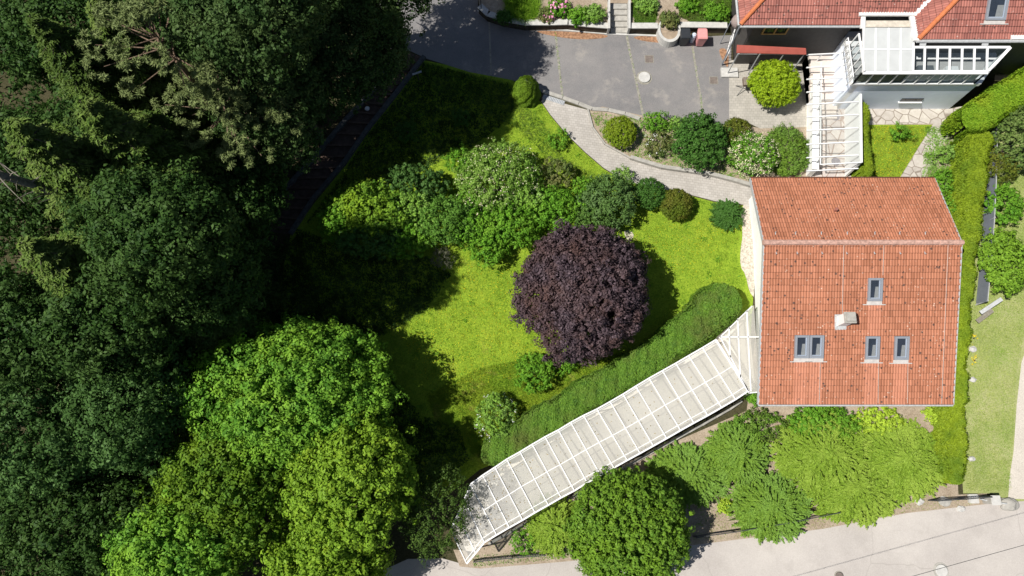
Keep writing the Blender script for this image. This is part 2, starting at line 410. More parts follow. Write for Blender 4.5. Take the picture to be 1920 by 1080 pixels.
def crown_pts(c, r, ncl, lpc, clr, lobes=9, amp=.22, inner=.35, up=.25, low=-.35, seed=None, flat=.6, drip=0, relief=.9):
    """clumps of leaves through an uneven crown. returns pts, normals"""
    c = np.array(c); r = np.array(r)
    d = unit(int(ncl*2.6)); d = d[d[:, 2] > low][:ncl]; ncl = len(d)
    ld = unit(lobes); la = rng.uniform(-amp, amp, lobes)
    k = 1+(np.exp(-(1-d@ld.T)/.10)*la).sum(1)
    ld2 = unit(lobes*5); la2 = rng.uniform(-amp, amp, lobes*5)*.55
    k += (np.exp(-(1-d@ld2.T)/.02)*la2).sum(1)
    rad = np.where(rng.random(ncl) < inner, rng.uniform(.45, .88, ncl), rng.uniform(.88, 1.02, ncl))*k
    ld3 = unit(lobes*16); k += (np.exp(-(1-d@ld3.T)/.006)*rng.uniform(-amp, amp, lobes*16)).sum(1)*.45
    cc = d*rad[:, None]*r+d*(rng.normal(0, relief, ncl)*clr)[:, None]
    clr_ = clr*rng.uniform(.6, 1.35, ncl)
    N = ncl*lpc; ci = np.repeat(np.arange(ncl), lpc)
    o = unit(N)*(rng.random(N)**.4)[:, None]; o[:, 2] *= flat
    outn = d/np.linalg.norm(d*1.0, axis=1)[:, None]
    pts = cc[ci]+o*clr_[ci][:, None]
    if drip: pts[:, 2] -= drip*rng.random(N)**2
    nrm = outn[ci]*.4+o*1.25+np.array([0, 0, up+.1])+unit(N)*.5
    return pts+c, nrm
def limbs(mb, base, top, r0, crownr, n=7):
    base, top = Vector(base), Vector(top); h = top-base
    pts = [base, base+h*.35+Vector((random.uniform(-.1, .1), random.uniform(-.1, .1), 0)), base+h*.7, top]
    mb.tube(pts, [r0, r0*.75, r0*.45, r0*.12], 9)
    for k in range(n):
        t = random.uniform(.35, .85); a = 2*math.pi*(k+random.random()*.6)/n; s = base+h*t
        L = crownr*random.uniform(.5, .85); e = s+Vector((math.cos(a)*L, math.sin(a)*L, L*random.uniform(.2, .6)))
        m = s.lerp(e, .5)+Vector((0, 0, .1*L)); mb.tube([s, m, e], [r0*.35, r0*.22, r0*.05], 6)
def tree(name, label, cat, px, py, hz, rx, ry, rz, mat, ncl, lpc, clr, leaf, group=None, amp=.22, asp=.6, extra=None,
         trunk=True, r0=None, low=-.35, absz=None, inner=.35, bark=None, parts=('crown', 'trunk'), lobes=9, flat=.75, drip=0, relief=.9):
    """hz: height of the crown's centre above the ground, rx, ry in photo pixels, rz in metres"""
    z = 0.
    for _ in range(12):
        p = P(px, py, z); z = T(p.y)+hz
    c = P(px, py, z); s = mpp(c); R_ = (rx*s, ry*s*1.03, rz); g = T(c.y)
    t = thing(name, (c.x, c.y, g), label, cat, group)
    pts, nrm = crown_pts(c, R_, ncl, lpc, clr, amp=amp, low=low, inner=inner, lobes=lobes, flat=flat, drip=drip, relief=relief)
    keep = pts[:, 2] > g+.03; pts, nrm = pts[keep], nrm[keep]
    sz = leaf*rng.uniform(.45, 1.55, len(pts))
    v, f = leaves(pts, nrm, sz, asp); np_mesh(parts[0], v, f, mat, t)
    if extra:   # blossoms: (material, count, size)
        em, en, es, nm = extra
        q, nn = crown_pts(c, tuple(x*1.03 for x in R_), en//6, 6, clr*1.2, amp=amp*.5, low=0, inner=0)
        v, f = leaves(q, nn, es*rng.uniform(.7, 1.3, len(q)), .9); o = np_mesh(nm, v, f, em, t); o['kind'] = 'stuff'
    if trunk:
        mb = MB(); rr = r0 or max(.03, .035*max(R_[:2])+.02*hz)
        limbs(mb, (c.x, c.y, g-.05), (c.x, c.y, max(z+rz*.3, g+.3)), rr, min(R_[:2])*1.02, 15 if hz > 2.4 else 5)
        mb.build(parts[1], bark or BARK, t)
    return t
def shrub(label, px, py, r, mat, h=None, ry=None, name='shrub', cat='shrub', group='shrubs in the garden', leaf=.09, dens=1., clr=.14, amp=.15, extra=None, asp=.6, low=-.15, drip=0, flat=.75, relief=None):
    s = .0312; rm = r*s; hh = h if h else rm*1.5
    area = rm*(ry or r)*s*5
    ncl = int(max(60, area*34*dens)); 
    return tree(name, label, cat, px, py, hh*.5, r, ry or r, hh*.52, mat, ncl, 22, clr, leaf, group, amp=amp, extra=extra, parts=('foliage', 'stem'), low=low, asp=asp, inner=.25, drip=drip, flat=flat, relief=(.25 if amp < .11 else .8) if relief is None else relief)

def spray_mesh(lines, mat, name, parent, n_per_m=40, wid=.14, leaf=.13, asp=.3, droop=.03):
    """lines: list of (p0, p1, w0, w1): feathery shoots along each"""
    P_, N_, A_, S_ = [], [], [], []
    for p0, p1, w0, w1 in lines:
        p0 = np.array(p0); p1 = np.array(p1); d = p1-p0; L = np.linalg.norm(d)
        if L < .03: continue
        n = max(4, int(L*n_per_m)); t = rng.random(n); d = d/L
        side = np.cross(d, [0, 0, 1.]); ns = np.linalg.norm(side); side = side/ns if ns > .05 else np.array([1., 0, 0])
        sg = rng.uniform(-1, 1, n); w = w0+(w1-w0)*t
        q = p0+np.outer(t*L, d)+np.outer(sg*w, side); q[:, 2] -= droop*np.abs(sg)+rng.uniform(-.03, .03, n)
        ax = d+np.outer(np.sign(sg)*.75, side)+unit(n)*.25
        P_.append(q); A_.append(ax); N_.append(np.tile([0, 0, 1.], (n, 1))+unit(n)*.55); S_.append(leaf*rng.uniform(.6, 1.3, n))
    v, f = leaves(np.vstack(P_), np.vstack(N_), np.concatenate(S_), asp, np.vstack(A_))
    return np_mesh(name, v, f, mat, parent)
def spruce(label, px, py, ztop, rb, mat, whorls=22, per=10, group='tall conifers in the wood', dens=44, name='spruce_tree', leaf=.20, lean=(0, 0)):
    top = P(px, py, ztop); g = T(top.y); base = Vector((top.x+lean[0], top.y+lean[1], g))
    t = thing(name, base, label, 'tree', group); Ht = ztop-g; mb = MB()
    mb.tube([base-Vector((0, 0, .1)), base.lerp(top, .5), top], [.24, .15, .02], 8)
    lines = []
    for k in range(whorls):
        u = (k+.3)/whorls; zc = base.lerp(top, 1-u*.82); r = rb*(u**.8)*random.uniform(.8, 1.1)+.15
        for j in range(per):
            a = 2*math.pi*(j+random.random()*.7)/per+k*.7; rr = r*random.uniform(.65, 1.15)
            e = zc+Vector((math.cos(a)*rr, math.sin(a)*rr, -rr*random.uniform(.05, .32)+.15)); 
            m = zc.lerp(e, .5)+Vector((0, 0, .06*rr))
            if rr > .8: mb.tube([zc, m, zc.lerp(e, .9)], [.035, .022, .006], 4, False)
            lines.append((zc, m, .06, .10)); lines.append((m, e, .10, .03))
            ns = int(2+rr*2.6)
            for q in range(ns):
                f_ = .25+.72*q/ns; s0 = zc.lerp(m, f_*2) if f_ < .5 else m.lerp(e, f_*2-1)
                for sg in (-1, 1):
                    b = a+sg*random.uniform(.7, 1.05); L = rr*.42*(1.12-f_)*random.uniform(.7, 1.2)+.12
                    lines.append((s0, s0+Vector((math.cos(b)*L, math.sin(b)*L, -L*random.uniform(.25, .55))), .11, .03))
    spray_mesh(lines, mat, 'crown', t, dens, leaf=leaf, asp=.32, droop=.10)
    mb.build('trunk', BARK, t); return t
def pine(label, px, py, ztop, rb, puffs, group='tall conifers in the wood'):
    top = P(px, py, ztop); g = T(top.y); base = Vector((top.x, top.y, g)); t = thing('pine_tree', base, label, 'tree', group)
    mb = MB(); mb.tube([base-Vector((0, 0, .1)), base.lerp(top, .5), top-Vector((0, 0, 1.2))], [.26, .16, .04], 8)
    P_, N_, A_ = [], [], []
    for k in range(puffs):
        a = random.uniform(0, 6.28); rr = rb*random.random()**.62*(0 if k < 2 else 1); zz = ztop-.1-rr*.5-random.random()*1.6*rr/rb
        c = np.array([top.x+math.cos(a)*rr, top.y+math.sin(a)*rr, zz]); pr = random.uniform(.5, .95)
        s = base.lerp(top, min(.96, (zz-.8-g)/(ztop-g))); mb.tube([s, Vector(c)+Vector((0, 0, -.15))], [.045, .015], 5, False)
        nn = 24
        for _ in range(11):
            cc = c+unit(1)[0]*pr*.75*np.array([1, 1, .45]); d = unit(nn*2); d[:, 2] = np.abs(d[:, 2])*.8+.1
            P_.append(cc+d*.16*rng.uniform(.5, 1.1, (nn*2, 1))); A_.append(d); N_.append(unit(nn*2)+[0, 0, .6])
    p = np.vstack(P_); v, f = leaves(p, np.vstack(N_), .22*rng.uniform(.7, 1.2, len(p)), .2, np.vstack(A_))
    np_mesh('crown', v, f, L_PINE, t); mb.build('trunk', BARKP, t); return t
def juniper(label, px, py, r, mat, h=.9, ry=None, group='spreading junipers below the house', arms=110, leaf=.15, name='juniper', z=None):
    c = G(px, py, h*.5); s = mpp(c); g = T(c.y); t = thing(name, (c.x, c.y, g), label, 'shrub', group)
    R_ = r*s; RY = (ry or r)*s; lines = []; mb = MB()
    for k in range(arms):
        a = k*2.39996+random.uniform(-.2, .2); u = math.sqrt((k+.5)/arms); rr = u*random.uniform(.82, 1.10)
        e = Vector((c.x+math.cos(a)*R_*rr, c.y+math.sin(a)*RY*rr, g+h*(1.05-.62*u*u)*random.uniform(.72, 1.18)))
        L = random.uniform(.55, 1.05)*min(1, R_)
        st = Vector((e.x-math.cos(a)*L, e.y-math.sin(a)*L, e.z-.28*L-.05)); root = Vector((c.x, c.y, g+.05))
        if k % 3 == 0: mb.tube([root, root.lerp(st, .6)+Vector((0, 0, .08)), st], [.035, .022, .01], 4, False)
        m = st.lerp(e, .5)+Vector((0, 0, .04)); lines += [(st, m, .06, .10), (m, e, .10, .012)]
        for q in range(4):
            b = a+random.choice((-.7, .7))+random.uniform(-.2, .2); s0 = st.lerp(e, random.uniform(0, .5)); L2 = L*.5
            lines.append((s0, s0+Vector((math.cos(b)*L2, math.sin(b)*L2, .05)), .07, .01))
    spray_mesh(lines, mat, 'foliage', t, 95, leaf=leaf, asp=.3, droop=.05)
    low = []
    for k in range(arms):
        b = random.uniform(0, 6.28); u = math.sqrt(random.random())*.9; q = Vector((c.x+math.cos(b)*R_*u, c.y+math.sin(b)*RY*u, g+h*(.75-.5*u*u))); b += random.uniform(-.6, .6)
        low.append((q-Vector((math.cos(b), math.sin(b), .15))*.3, q+Vector((math.cos(b), math.sin(b), -.1))*.3, .16, .05))
    spray_mesh(low, mat, 'inner_foliage', t, 80, leaf=leaf, asp=.35, droop=.05)
    mb.build('stem', BARK, t); return t

def inpoly(x, y, poly):
    c = np.zeros(len(x), bool); n = len(poly); j = n-1
    for i in range(n):
        xi, yi = poly[i]; xj, yj = poly[j]
        c ^= ((yi > y) != (yj > y)) & (x < (xj-xi)*(y-yi)/(yj-yi+1e-12)+xi); j = i
    return c
def Tn(y): return np.where(y <= 0, -2., np.where(y < 13, -2+2*y/13, 0.))
def blades(name, pxpoly, n, mat, hgt, wid, label=None, zoff=0., kind='stuff', flat=False, worldz=None, tufts=0, excl=()):
    poly = [((lambda g: (g.x, g.y))(G(*p) if worldz is None else P(p[0], p[1], worldz))) for p in pxpoly]
    xs = [p[0] for p in poly]; ys = [p[1] for p in poly]
    x = rng.uniform(min(xs), max(xs), n*2); y = rng.uniform(min(ys), max(ys), n*2); k = inpoly(x, y, poly); x, y = x[k][:n], y[k][:n]
    if tufts:
        tx = rng.uniform(min(xs), max(xs), tufts); ty = rng.uniform(min(ys), max(ys), tufts); i = rng.integers(0, tufts, len(x))
        sel = rng.random(len(x)) < .55; x = np.where(sel, tx[i]+rng.normal(0, .09, len(x)), x); y = np.where(sel, ty[i]+rng.normal(0, .09, len(x)), y)
        k = inpoly(x, y, poly); x, y = x[k], y[k]
    for e in excl:
        ep = [((lambda g: (g.x, g.y))(G(*p))) for p in e]; k = ~inpoly(x, y, ep); x, y = x[k], y[k]
    n = len(x); z = (Tn(y) if worldz is None else np.full(n, worldz))+zoff
    b = np.stack([x, y, z], 1); d = unit(n); d[:, 2] = np.abs(d[:, 2])+.25; d /= np.linalg.norm(d, axis=1)[:, None]
    hh = hgt*rng.uniform(.5, 1.4, n)[:, None]
    a = rng.uniform(0, 6.28, n); s = np.stack([np.cos(a), np.sin(a), 0*a], 1)*wid*rng.uniform(.6, 1.4, n)[:, None]
    v = np.empty((n, 3, 3)); v[:, 0] = b-s; v[:, 1] = b+s; v[:, 2] = b+d*hh
    o = np_mesh(name, v.reshape(-1, 3), np.arange(n*3).reshape(n, 3), mat)
    o['kind'] = kind
    if label: o['label'] = label
    return o
def hedge(label, pts, w, h, mat, name='hedge', cat='hedge', dens=420, leaf=.09, group=None, lean=False, top=None, rough=.07, frond=False, round_=.25, asp=.6):
    """pts: px centreline of the hedge's top; w metres; h metres above ground"""
    cl = [G(p[0], p[1], h) for p in pts]; W_ = w if isinstance(w, (list, tuple)) else [w]*len(pts)
    g0 = cl[0]; t = thing(name, (g0.x, g0.y, T(g0.y)), label, cat, group)
    cs = np.array([(p.x, p.y) for p in cl]); seg = np.linalg.norm(np.diff(cs, axis=0), axis=1); cum = np.r_[0, np.cumsum(seg)]
    Lt = cum[-1]; wm = float(np.mean(W_)); per = wm+2*h*.8
    n = int(Lt*per*dens); s = rng.random(n)*Lt
    x = np.interp(s, cum, cs[:, 0]); y = np.interp(s, cum, cs[:, 1]); ww = np.interp(s, cum, W_)
    i = np.clip(np.searchsorted(cum, s)-1, 0, len(seg)-1); dx = (np.diff(cs, axis=0)/seg[:, None])[i]; nx = np.stack([-dx[:, 1], dx[:, 0]], 1)
    # cross-section: rounded box, perimeter parameter
    q = rng.uniform(-1, 1, n); edge = np.abs(q) > wm/(wm+1.6*h)
    lat = np.where(edge, np.sign(q), q*(wm+1.6*h)/wm)*ww/2
    hz = np.where(edge, h*rng.random(n)**.8, h)
    # rounded shoulders and ends
    endf = np.minimum(1, np.minimum(s, Lt-s)/(wm*.5)); taper = np.sqrt(np.clip(1-(1-endf)**2, 0, 1)); lat = lat*(taper*.95+.05)
    hz = hz-round_*h*.5*(np.abs(lat)/(ww/2+1e-6))**4*(~edge); lat = lat*(1-.12*(hz/h))
    bump = rough*(np.sin(s*2.1+lat*1.3)+np.sin(s*5.3+hz*3)*.6+np.sin(s*9.7-lat*7)*.5)
    hz = hz+bump*(~edge); lat = lat+bump*edge*np.sign(lat)
    p = np.stack([x+nx[:, 0]*lat, y+nx[:, 1]*lat, 0*x], 1); p[:, 2] = Tn(p[:, 1])+np.maximum(hz, .05)
    p += unit(n)*.06*rng.random((n, 1))
    out = np.stack([nx[:, 0]*np.sign(lat), nx[:, 1]*np.sign(lat), 0*x], 1)*edge[:, None]+np.array([0, 0, 1.])*(~edge)[:, None]+np.array([0, 0, .25])
    if frond:
        ax = np.array([0, 0, 1.])+out*.5+unit(n)*.45; nr = out+unit(n)*.7; p -= (rng.random((n, 1))**2)*.2*np.array([0, 0, 1.])
        v, f = leaves(p, nr, leaf*rng.uniform(.6, 1.4, n), asp, ax)
    else: v, f = leaves(p, out+unit(n)*.65, leaf*rng.uniform(.6, 1.4, n), asp)
    np_mesh('foliage', v, f, mat, t)
    mb = MB()   # stems and dense twiggy inside
    for k in range(int(Lt/.5)+1):
        ss = min(Lt, k*.5+.1); X = float(np.interp(ss, cum, cs[:, 0])); Y = float(np.interp(ss, cum, cs[:, 1])); g = T(Y)
        mb.tube([(X, Y, g), (X+.05, Y+.03, g+h*.5), (X, Y, g+h*.85)], [.04, .03, .01], 5)
    mb.build('stem', BARK, t)
    # second, inner layer keeps the ground from showing through
    k = rng.random(n) < .5; pin = p[k].copy(); cx = np.stack([x, y], 1)[k]; pin[:, :2] = cx+(pin[:, :2]-cx)*.85; pin[:, 2] -= .10
    v, f = leaves(pin, (out+unit(n)*.5)[k], leaf*2.0*np.ones(k.sum()), .9); np_mesh('inner_foliage', v, f, mat, t)
    return t

# ------------------------------------------------------------------ tiled roofs
def tiled(name, poly, eave_dir, mat, parent, period=.15, course=.34, thick=.14, amp=.020):
    """poly: convex list of 3D points on one plane"""
    O = Vector(poly[0]); U = Vector(eave_dir).normalized()
    n = Vector((0, 0, 0))
    for i in range(1, len(poly)-1): n += (Vector(poly[i])-O).cross(Vector(poly[i+1])-O)
    n.normalize(); n = n if n.z > 0 else -n
    V = n.cross(U);
    if V.z < 0: V = -V
    V.normalize()
    uv = [((Vector(p)-O).dot(U), (Vector(p)-O).dot(V)) for p in poly]
    u0, u1 = min(a for a, b in uv), max(a for a, b in uv); v0, v1 = min(b for a, b in uv), max(b for a, b in uv)
    nu = int((u1-u0)/period*4)+2; us = [u0+period/4*i for i in range(nu)]; rows = []
    k = 0
    while v0+k*course < v1:
        a = v0+k*course; rows += [(a, .036, k+.001), (a+course-.004, 0, k+.999)]; k += 1
    prof = [-.3, .5, 1, .5]
    bm = bmesh.new(); ul = bm.loops.layers.uv.new('UVMap'); grid = []
    for (v, h, tv) in rows:
        grid.append([(bm.verts.new(O+U*u+V*v+n*(h+amp*prof[i % 4]+.02)), (u/period, tv)) for i, u in enumerate(us)])
    for r in range(len(grid)-1):
        for i in range(nu-1):
            q = (grid[r][i], grid[r][i+1], grid[r+1][i+1], grid[r+1][i]); f = bm.faces.new([w[0] for w in q])
            for lp, w in zip(f.loops, q): lp[ul].uv = w[1]
    cen = sum((Vector(p) for p in poly), Vector())/len(poly)
    for i in range(len(poly)):
        a, b = Vector(poly[i]), Vector(poly[(i+1) % len(poly)]); pn = (b-a).cross(n).normalized()
        if (cen-a).dot(pn) > 0: pn = -pn
        bmesh.ops.bisect_plane(bm, geom=bm.verts[:]+bm.edges[:]+bm.faces[:], plane_co=a, plane_no=pn, clear_outer=True)
    # deck below
    top = [bm.verts.new(Vector(p)) for p in poly]; bot = [bm.verts.new(Vector(p)-Vector((0, 0, thick))) for p in poly]
    m = len(poly); bm.faces.new(top); bm.faces.new(bot[::-1])
    for i in range(m): bm.faces.new((top[i], top[(i+1) % m], bot[(i+1) % m], bot[i]))
    bmesh.ops.recalc_face_normals(bm, faces=bm.faces)
    off = wloc(parent)
    for v in bm.verts: v.co -= off
    me = bpy.data.meshes.new(name); bm.to_mesh(me); bm.free(); me.materials.append(mat)
    return link(bpy.data.objects.new(name, me), parent), O, n, U, V
def capline(name, a, b, r, mat, parent, step=.4):
    """overlapping half-round ridge tiles"""
    a, b = Vector(a), Vector(b); L = (b-a).length; k = max(1, int(L/step)); mb = MB()
    for i in range(k):
        p, q = a.lerp(b, i/k), a.lerp(b, min(1, (i+1.12)/k)); mb.tube([p, q], [r*1.08, r*.94], 10)
    return mb.build(name, mat, parent)
def wash(mat, boxes, off, col, amt=.5):
    """rain-washed, lichen-free bands of tiles below the flashing of each roof window"""
    nt = mat.node_tree; bs = nt.nodes['Principled BSDF']; src = bs.inputs['Base Color'].links[0].from_socket
    tc = nt.nodes.new('ShaderNodeTexCoord'); sp = nt.nodes.new('ShaderNodeSeparateXYZ'); nt.links.new(tc.outputs['Object'], sp.inputs[0])
    nz = nt.nodes.new('ShaderNodeTexNoise'); nz.inputs['Scale'].default_value = 2.5; nt.links.new(tc.outputs['Object'], nz.inputs['Vector'])
    tot = None
    def math_(op, x, y):
        m = nt.nodes.new('ShaderNodeMath'); m.operation = op
        for k, v in enumerate((x, y)):
            if isinstance(v, (int, float)): m.inputs[k].default_value = v
            else: nt.links.new(v, m.inputs[k])
        return m.outputs[0]
    for x0, x1, y1 in boxes:
        m = math_('MULTIPLY', math_('GREATER_THAN', sp.outputs[0], x0-off.x), math_('LESS_THAN', sp.outputs[0], x1-off.x))
        m = math_('MULTIPLY', m, math_('LESS_THAN', sp.outputs[1], y1-off.y)); tot = m if tot is None else math_('MAXIMUM', tot, m)
    tot = math_('MULTIPLY', math_('MULTIPLY', tot, amt), math_('ADD', nz.outputs['Fac'], .4))
    mx = nt.nodes.new('ShaderNodeMix'); mx.data_type = 'RGBA'; nt.links.new(tot, mx.inputs[0]); nt.links.new(src, mx.inputs[6]); mx.inputs[7].default_value = (*col, 1)
    nt.links.new(mx.outputs[2], bs.inputs['Base Color'])
# ================================================================== SETTING
E = 400
mb = MB(); mb.add([(-E, -E, -2), (E, -E, -2), (E, 0, -2), (-E, 0, -2), (E, 13, 0), (-E, 13, 0), (E, E, 0), (-E, E, 0)],
                  [(0, 1, 2, 3), (3, 2, 4, 5), (5, 4, 6, 7)])
struct(mb.build('ground', FLOOR))
drape('lawn', [(1015, 192), (1032, 217), (1062, 253), (1097, 287), (1132, 317), (1160, 334), (1290, 366), (1340, 379), (1396, 386), (1392, 480), (1412, 560), (1405, 660), (1340, 700), (900, 880), (800, 960), (690, 900), (560, 700), (520, 560), (545, 440), (590, 380), (648, 310), (695, 240), (745, 180), (790, 112), (840, 122), (960, 150)], LAWN, .004)
drive = [(690, -120), (905, -120), (896, 10), (915, 32), (945, 44), (1000, 55), (1060, 58), (1140, 65), (1240, 68), (1290, 70), (1372, 66), (1367, 232), (1340, 240), (1200, 222), (1130, 205), (1080, 196), (1030, 178), (1012, 172), (960, 150), (880, 135), (800, 110), (770, 96), (720, 90)]
drape('driveway', drive, ASPH, .008)
for a, b, w in (((917, 38), (921, 140), 3), ((1041, 58), (1055, 188), 4), ((1175, 68), (1207, 222), 4.5), ((1298, 86), (1322, 238), 4)):
    drape('driveway_seam', [(a[0]-w/2, a[1]), (a[0]+w/2, a[1]), (b[0]+w/2, b[1]), (b[0]-w/2, b[1])], SEAM, .012)
for q in ([(1000, 56), (1140, 64), (1138, 72), (1080, 75), (1015, 64)], [(1180, 68), (1240, 68), (1262, 82), (1205, 78)], [(1345, 90), (1366, 92), (1366, 130), (1357, 118)]):
    drape('needle_litter', smooth_poly(q, 2), plain('needle_litter', (.30, .17, .10), .95, .5, 7, .1), .013)
road = [(300, 1500), (560, 1160), (650, 1100), (712, 1072), (765, 1048), (830, 1047), (862, 1056), (900, 1060), (985, 1050), (1070, 1045), (1180, 1030), (1300, 1012), (1400, 1008), (1480, 996), (1540, 985), (1620, 972), (1700, 955), (1760, 948), (1830, 942), (2300, 930), (2300, 1500)]
drape('road', road, ROADM, .012)
drape('road_verge', [(850, 1030), (940, 1040), (1100, 1010), (1290, 985), (1560, 955), (1640, 935), (1850, 925), (1850, 945), (1700, 962), (1540, 992), (1300, 1022), (1070, 1052), (900, 1066), (862, 1062)], BEDM, .016)
drape('bank', [(1812, 560), (1850, 330), (1870, 240), (1960, 180), (2300, 100), (2300, 940), (1895, 940), (1860, 925), (1806, 925)], LAWN2, .004)
drape('track', [(1960, 560), (1935, 620), (1915, 680), (1906, 760), (1900, 850), (1890, 935), (2100, 940), (2200, 500)], TRACK, .010)
lawn_path = [(1015, 190), (1032, 215), (1062, 251), (1097, 285), (1132, 315), (1160, 332), (1195, 345), (1240, 354), (1290, 364), (1340, 377), (1396, 384), (1412, 398), (1412, 352), (1370, 338), (1330, 328), (1240, 316), (1180, 298), (1133, 272), (1110, 240), (1101, 206), (1060, 195), (1020, 180)]
drape('garden_path', lawn_path, PAV, .012)
drape('gravel_strip', smooth_poly([(1388, 384), (1412, 384), (1416, 560), (1405, 548), (1398, 515), (1388, 500), (1388, 470), (1393, 440)], 1), GRAV, .010)
drape('gravel_patch', smooth_poly([(1168, 432), (1184, 432), (1190, 445), (1176, 452)], 2), GRAV, .010)
drape('planting_bed', [(1101, 206), (1130, 200), (1200, 216), (1340, 236), (1367, 232), (1425, 240), (1516, 238), (1516, 336), (1412, 350), (1330, 328), (1240, 315), (1180, 297), (1133, 271), (1110, 240)], BEDM, .010)
drape('patio', [(1367, 112), (1524, 112), (1524, 238), (1425, 241), (1398, 228), (1367, 226)], PAV2, .012)
drape('garden_yard', [(1606, 200), (1808, 200), (1795, 260), (1806, 600), (1797, 930), (1400, 960), (1290, 1010), (890, 1045), (870, 1000), (1400, 770), (1420, 600), (1440, 336), (1606, 336)], BEDM, .006)
drape('flagstone_path', [(1610, 196), (1806, 200), (1798, 222), (1790, 235), (1728, 340), (1683, 340), (1750, 232), (1610, 234)], FLAG, .012)
drape('small_lawn', [(1628, 234), (1748, 234), (1684, 338), (1632, 338)], LAWN, .013)
drape('passage_floor', [(1524, 80), (1600, 80), (1596, 338), (1518, 338)], FLAGP, .012)
# walkway floor under the glass roof
Tp = [(1342, 637), (1317, 652), (1291, 667), (1267, 681), (1242, 695), (1217, 709), (1192, 724), (1168, 739), (1144, 753), (1119, 767), (1094, 779), (1070, 792), (1047, 806), (1022, 819), (998, 833), (975, 847), (950, 861), (928, 876), (905, 891), (882, 908), (870, 937), (858, 965), (845, 993)]
Bp = [(1403, 733), (1379, 749), (1353, 764), (1327, 779), (1301, 793), (1276, 807), (1250, 822), (1225, 836), (1200, 850), (1176, 863), (1151, 877), (1126, 891), (1101, 905), (1077, 920), (1052, 933), (1028, 947), (1003, 961), (980, 975), (955, 989), (931, 1003), (908, 1017), (892, 1037), (875, 1057)]
ZC = .55
tw = [P(x, y, ZC) for x, y in Tp]; bw = [P(x, y, ZC) for x, y in Bp]
jog = [P(1350, 632, ZC), P(1414, 572, ZC), P(1425, 735, ZC), P(1405, 736, ZC)]
fl = [(jog[1].x, jog[1].y), (jog[2].x+.4, jog[2].y)]+[(p.x, p.y) for p in bw]+[(p.x, p.y) for p in tw[::-1]]
drape('walkway_floor', fl, TILEF, .016, px=False)
# shaded stepped way on the left
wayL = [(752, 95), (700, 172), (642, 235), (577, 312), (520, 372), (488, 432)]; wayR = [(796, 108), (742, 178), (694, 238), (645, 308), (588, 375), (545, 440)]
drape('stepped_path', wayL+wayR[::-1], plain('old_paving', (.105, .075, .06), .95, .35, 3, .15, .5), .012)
def wayat(t):
    k = min(int(t*5), 4); f = t*5-k
    l = (wayL[k][0]*(1-f)+wayL[k+1][0]*f, wayL[k][1]*(1-f)+wayL[k+1][1]*f); r = (wayR[k][0]*(1-f)+wayR[k+1][0]*f, wayR[k][1]*(1-f)+wayR[k+1][1]*f)
    return l, r
g0 = G(600, 300); ws = thing('garden_steps', (g0.x, g0.y, T(g0.y)), 'dark timber edged steps going down the shaded path under the trees', 'steps')
for k in range(17):
    l, r = wayat((k+.5)/17); a, b = G(*l, dz=.02), G(*r, dz=.02); MB().bar(a+Vector((0, 0, .06)), b+Vector((0, 0, .06)), .14, .14).build('tread_edge', STEPM, ws)
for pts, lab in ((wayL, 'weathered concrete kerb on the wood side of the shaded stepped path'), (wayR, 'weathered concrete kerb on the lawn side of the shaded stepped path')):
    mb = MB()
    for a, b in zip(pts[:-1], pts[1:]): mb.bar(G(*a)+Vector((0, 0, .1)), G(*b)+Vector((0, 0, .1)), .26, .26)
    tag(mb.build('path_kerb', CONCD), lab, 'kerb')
# planks at the head of that path, by the driveway
for k, (x0, y0, x1, y1) in enumerate([(725, 100, 770, 118), (716, 112, 758, 130), (706, 150, 738, 172)]):
    a, b = G(x0, y0), G(x1, y1); tag(MB().bar(a+Vector((0, 0, .08)), b+Vector((0, 0, .08)), .3, .1).build('timber_slab', STEPM), ['brown timber slab at the top of the shaded path beside the driveway', 'second brown timber slab, just below the top one of the shaded path', 'brown timber slab on the path, where sun falls between the trees'][k], 'slab')
p = G(689, 205); t = thing('path_marker', p, 'small round white disc standing out on the dark stepped path', 'disc')
MB().tube([p+Vector((0, 0, .02)), p+Vector((0, 0, .12))], [.13, .13], 20).build('rim', ZINC, t); MB().tube([p+Vector((0, 0, .12)), p+Vector((0, 0, .15)), p+Vector((0, 0, .17))], [.15, .13, .03], 20).build('cap', WHITE, t)

# ---- raised beds at the top, retaining walls, steps, round planter
ZB = .55
edgeL = [(900, 16), (915, 30), (945, 40), (985, 47), (1030, 47), (1065, 46), (1100, 50), (1139, 53)]
edgeR = [(1181, 53), (1232, 53)]; edgeR2 = [(1276, 51), (1362, 52)]
def bed(name, edge, back, mat=BEDM):
    pts = [P(x, y, ZB) for x, y in edge]+[P(x, y, ZB) for x, y in back]
    return struct(MB().prism([(p.x, p.y) for p in pts], -.1, ZB).build(name, mat))
bed('garden_terrace', edgeL, [(1139, -140), (880, -140)]); bed('garden_terrace', [(1181, 53), (1232, 53), (1262, 60), (1276, 51), (1362, 52)], [(1375, -140), (1181, -140)], BEDM)
bed('garden_terrace', [(1142, 6), (1178, 6)], [(1178, -140), (1142, -140)], SOIL)
def rwall(edge, label, w=.30):
    mb = MB(); pts = [P(x, y, ZB) for x, y in edge]
    for a, b in zip(pts[:-1], pts[1:]):
        d = (b-a).normalized(); mb.bar(a-d*.02+Vector((0, .1, -.26)), b+d*.02+Vector((0, .1, -.26)), w-.06, .62)
    o = mb.build('retaining_wall', BRICKD); tag(o, label, 'wall')
    mb = MB()
    for a, b in zip(pts[:-1], pts[1:]):
        d = (b-a).normalized(); mb.bar(a-d*.03+Vector((0, .12, .085)), b+d*.03+Vector((0, .12, .085)), w+.1, .07)
    c = mb.build('coping', STONE); c.parent = o
rwall(edgeL, 'long dark block retaining wall curving along the driveway left of the steps')
rwall(edgeR, 'short retaining wall between the stone steps and round planter'); rwall(edgeR2, 'retaining wall with pale coping behind the two bins')
mb = MB()
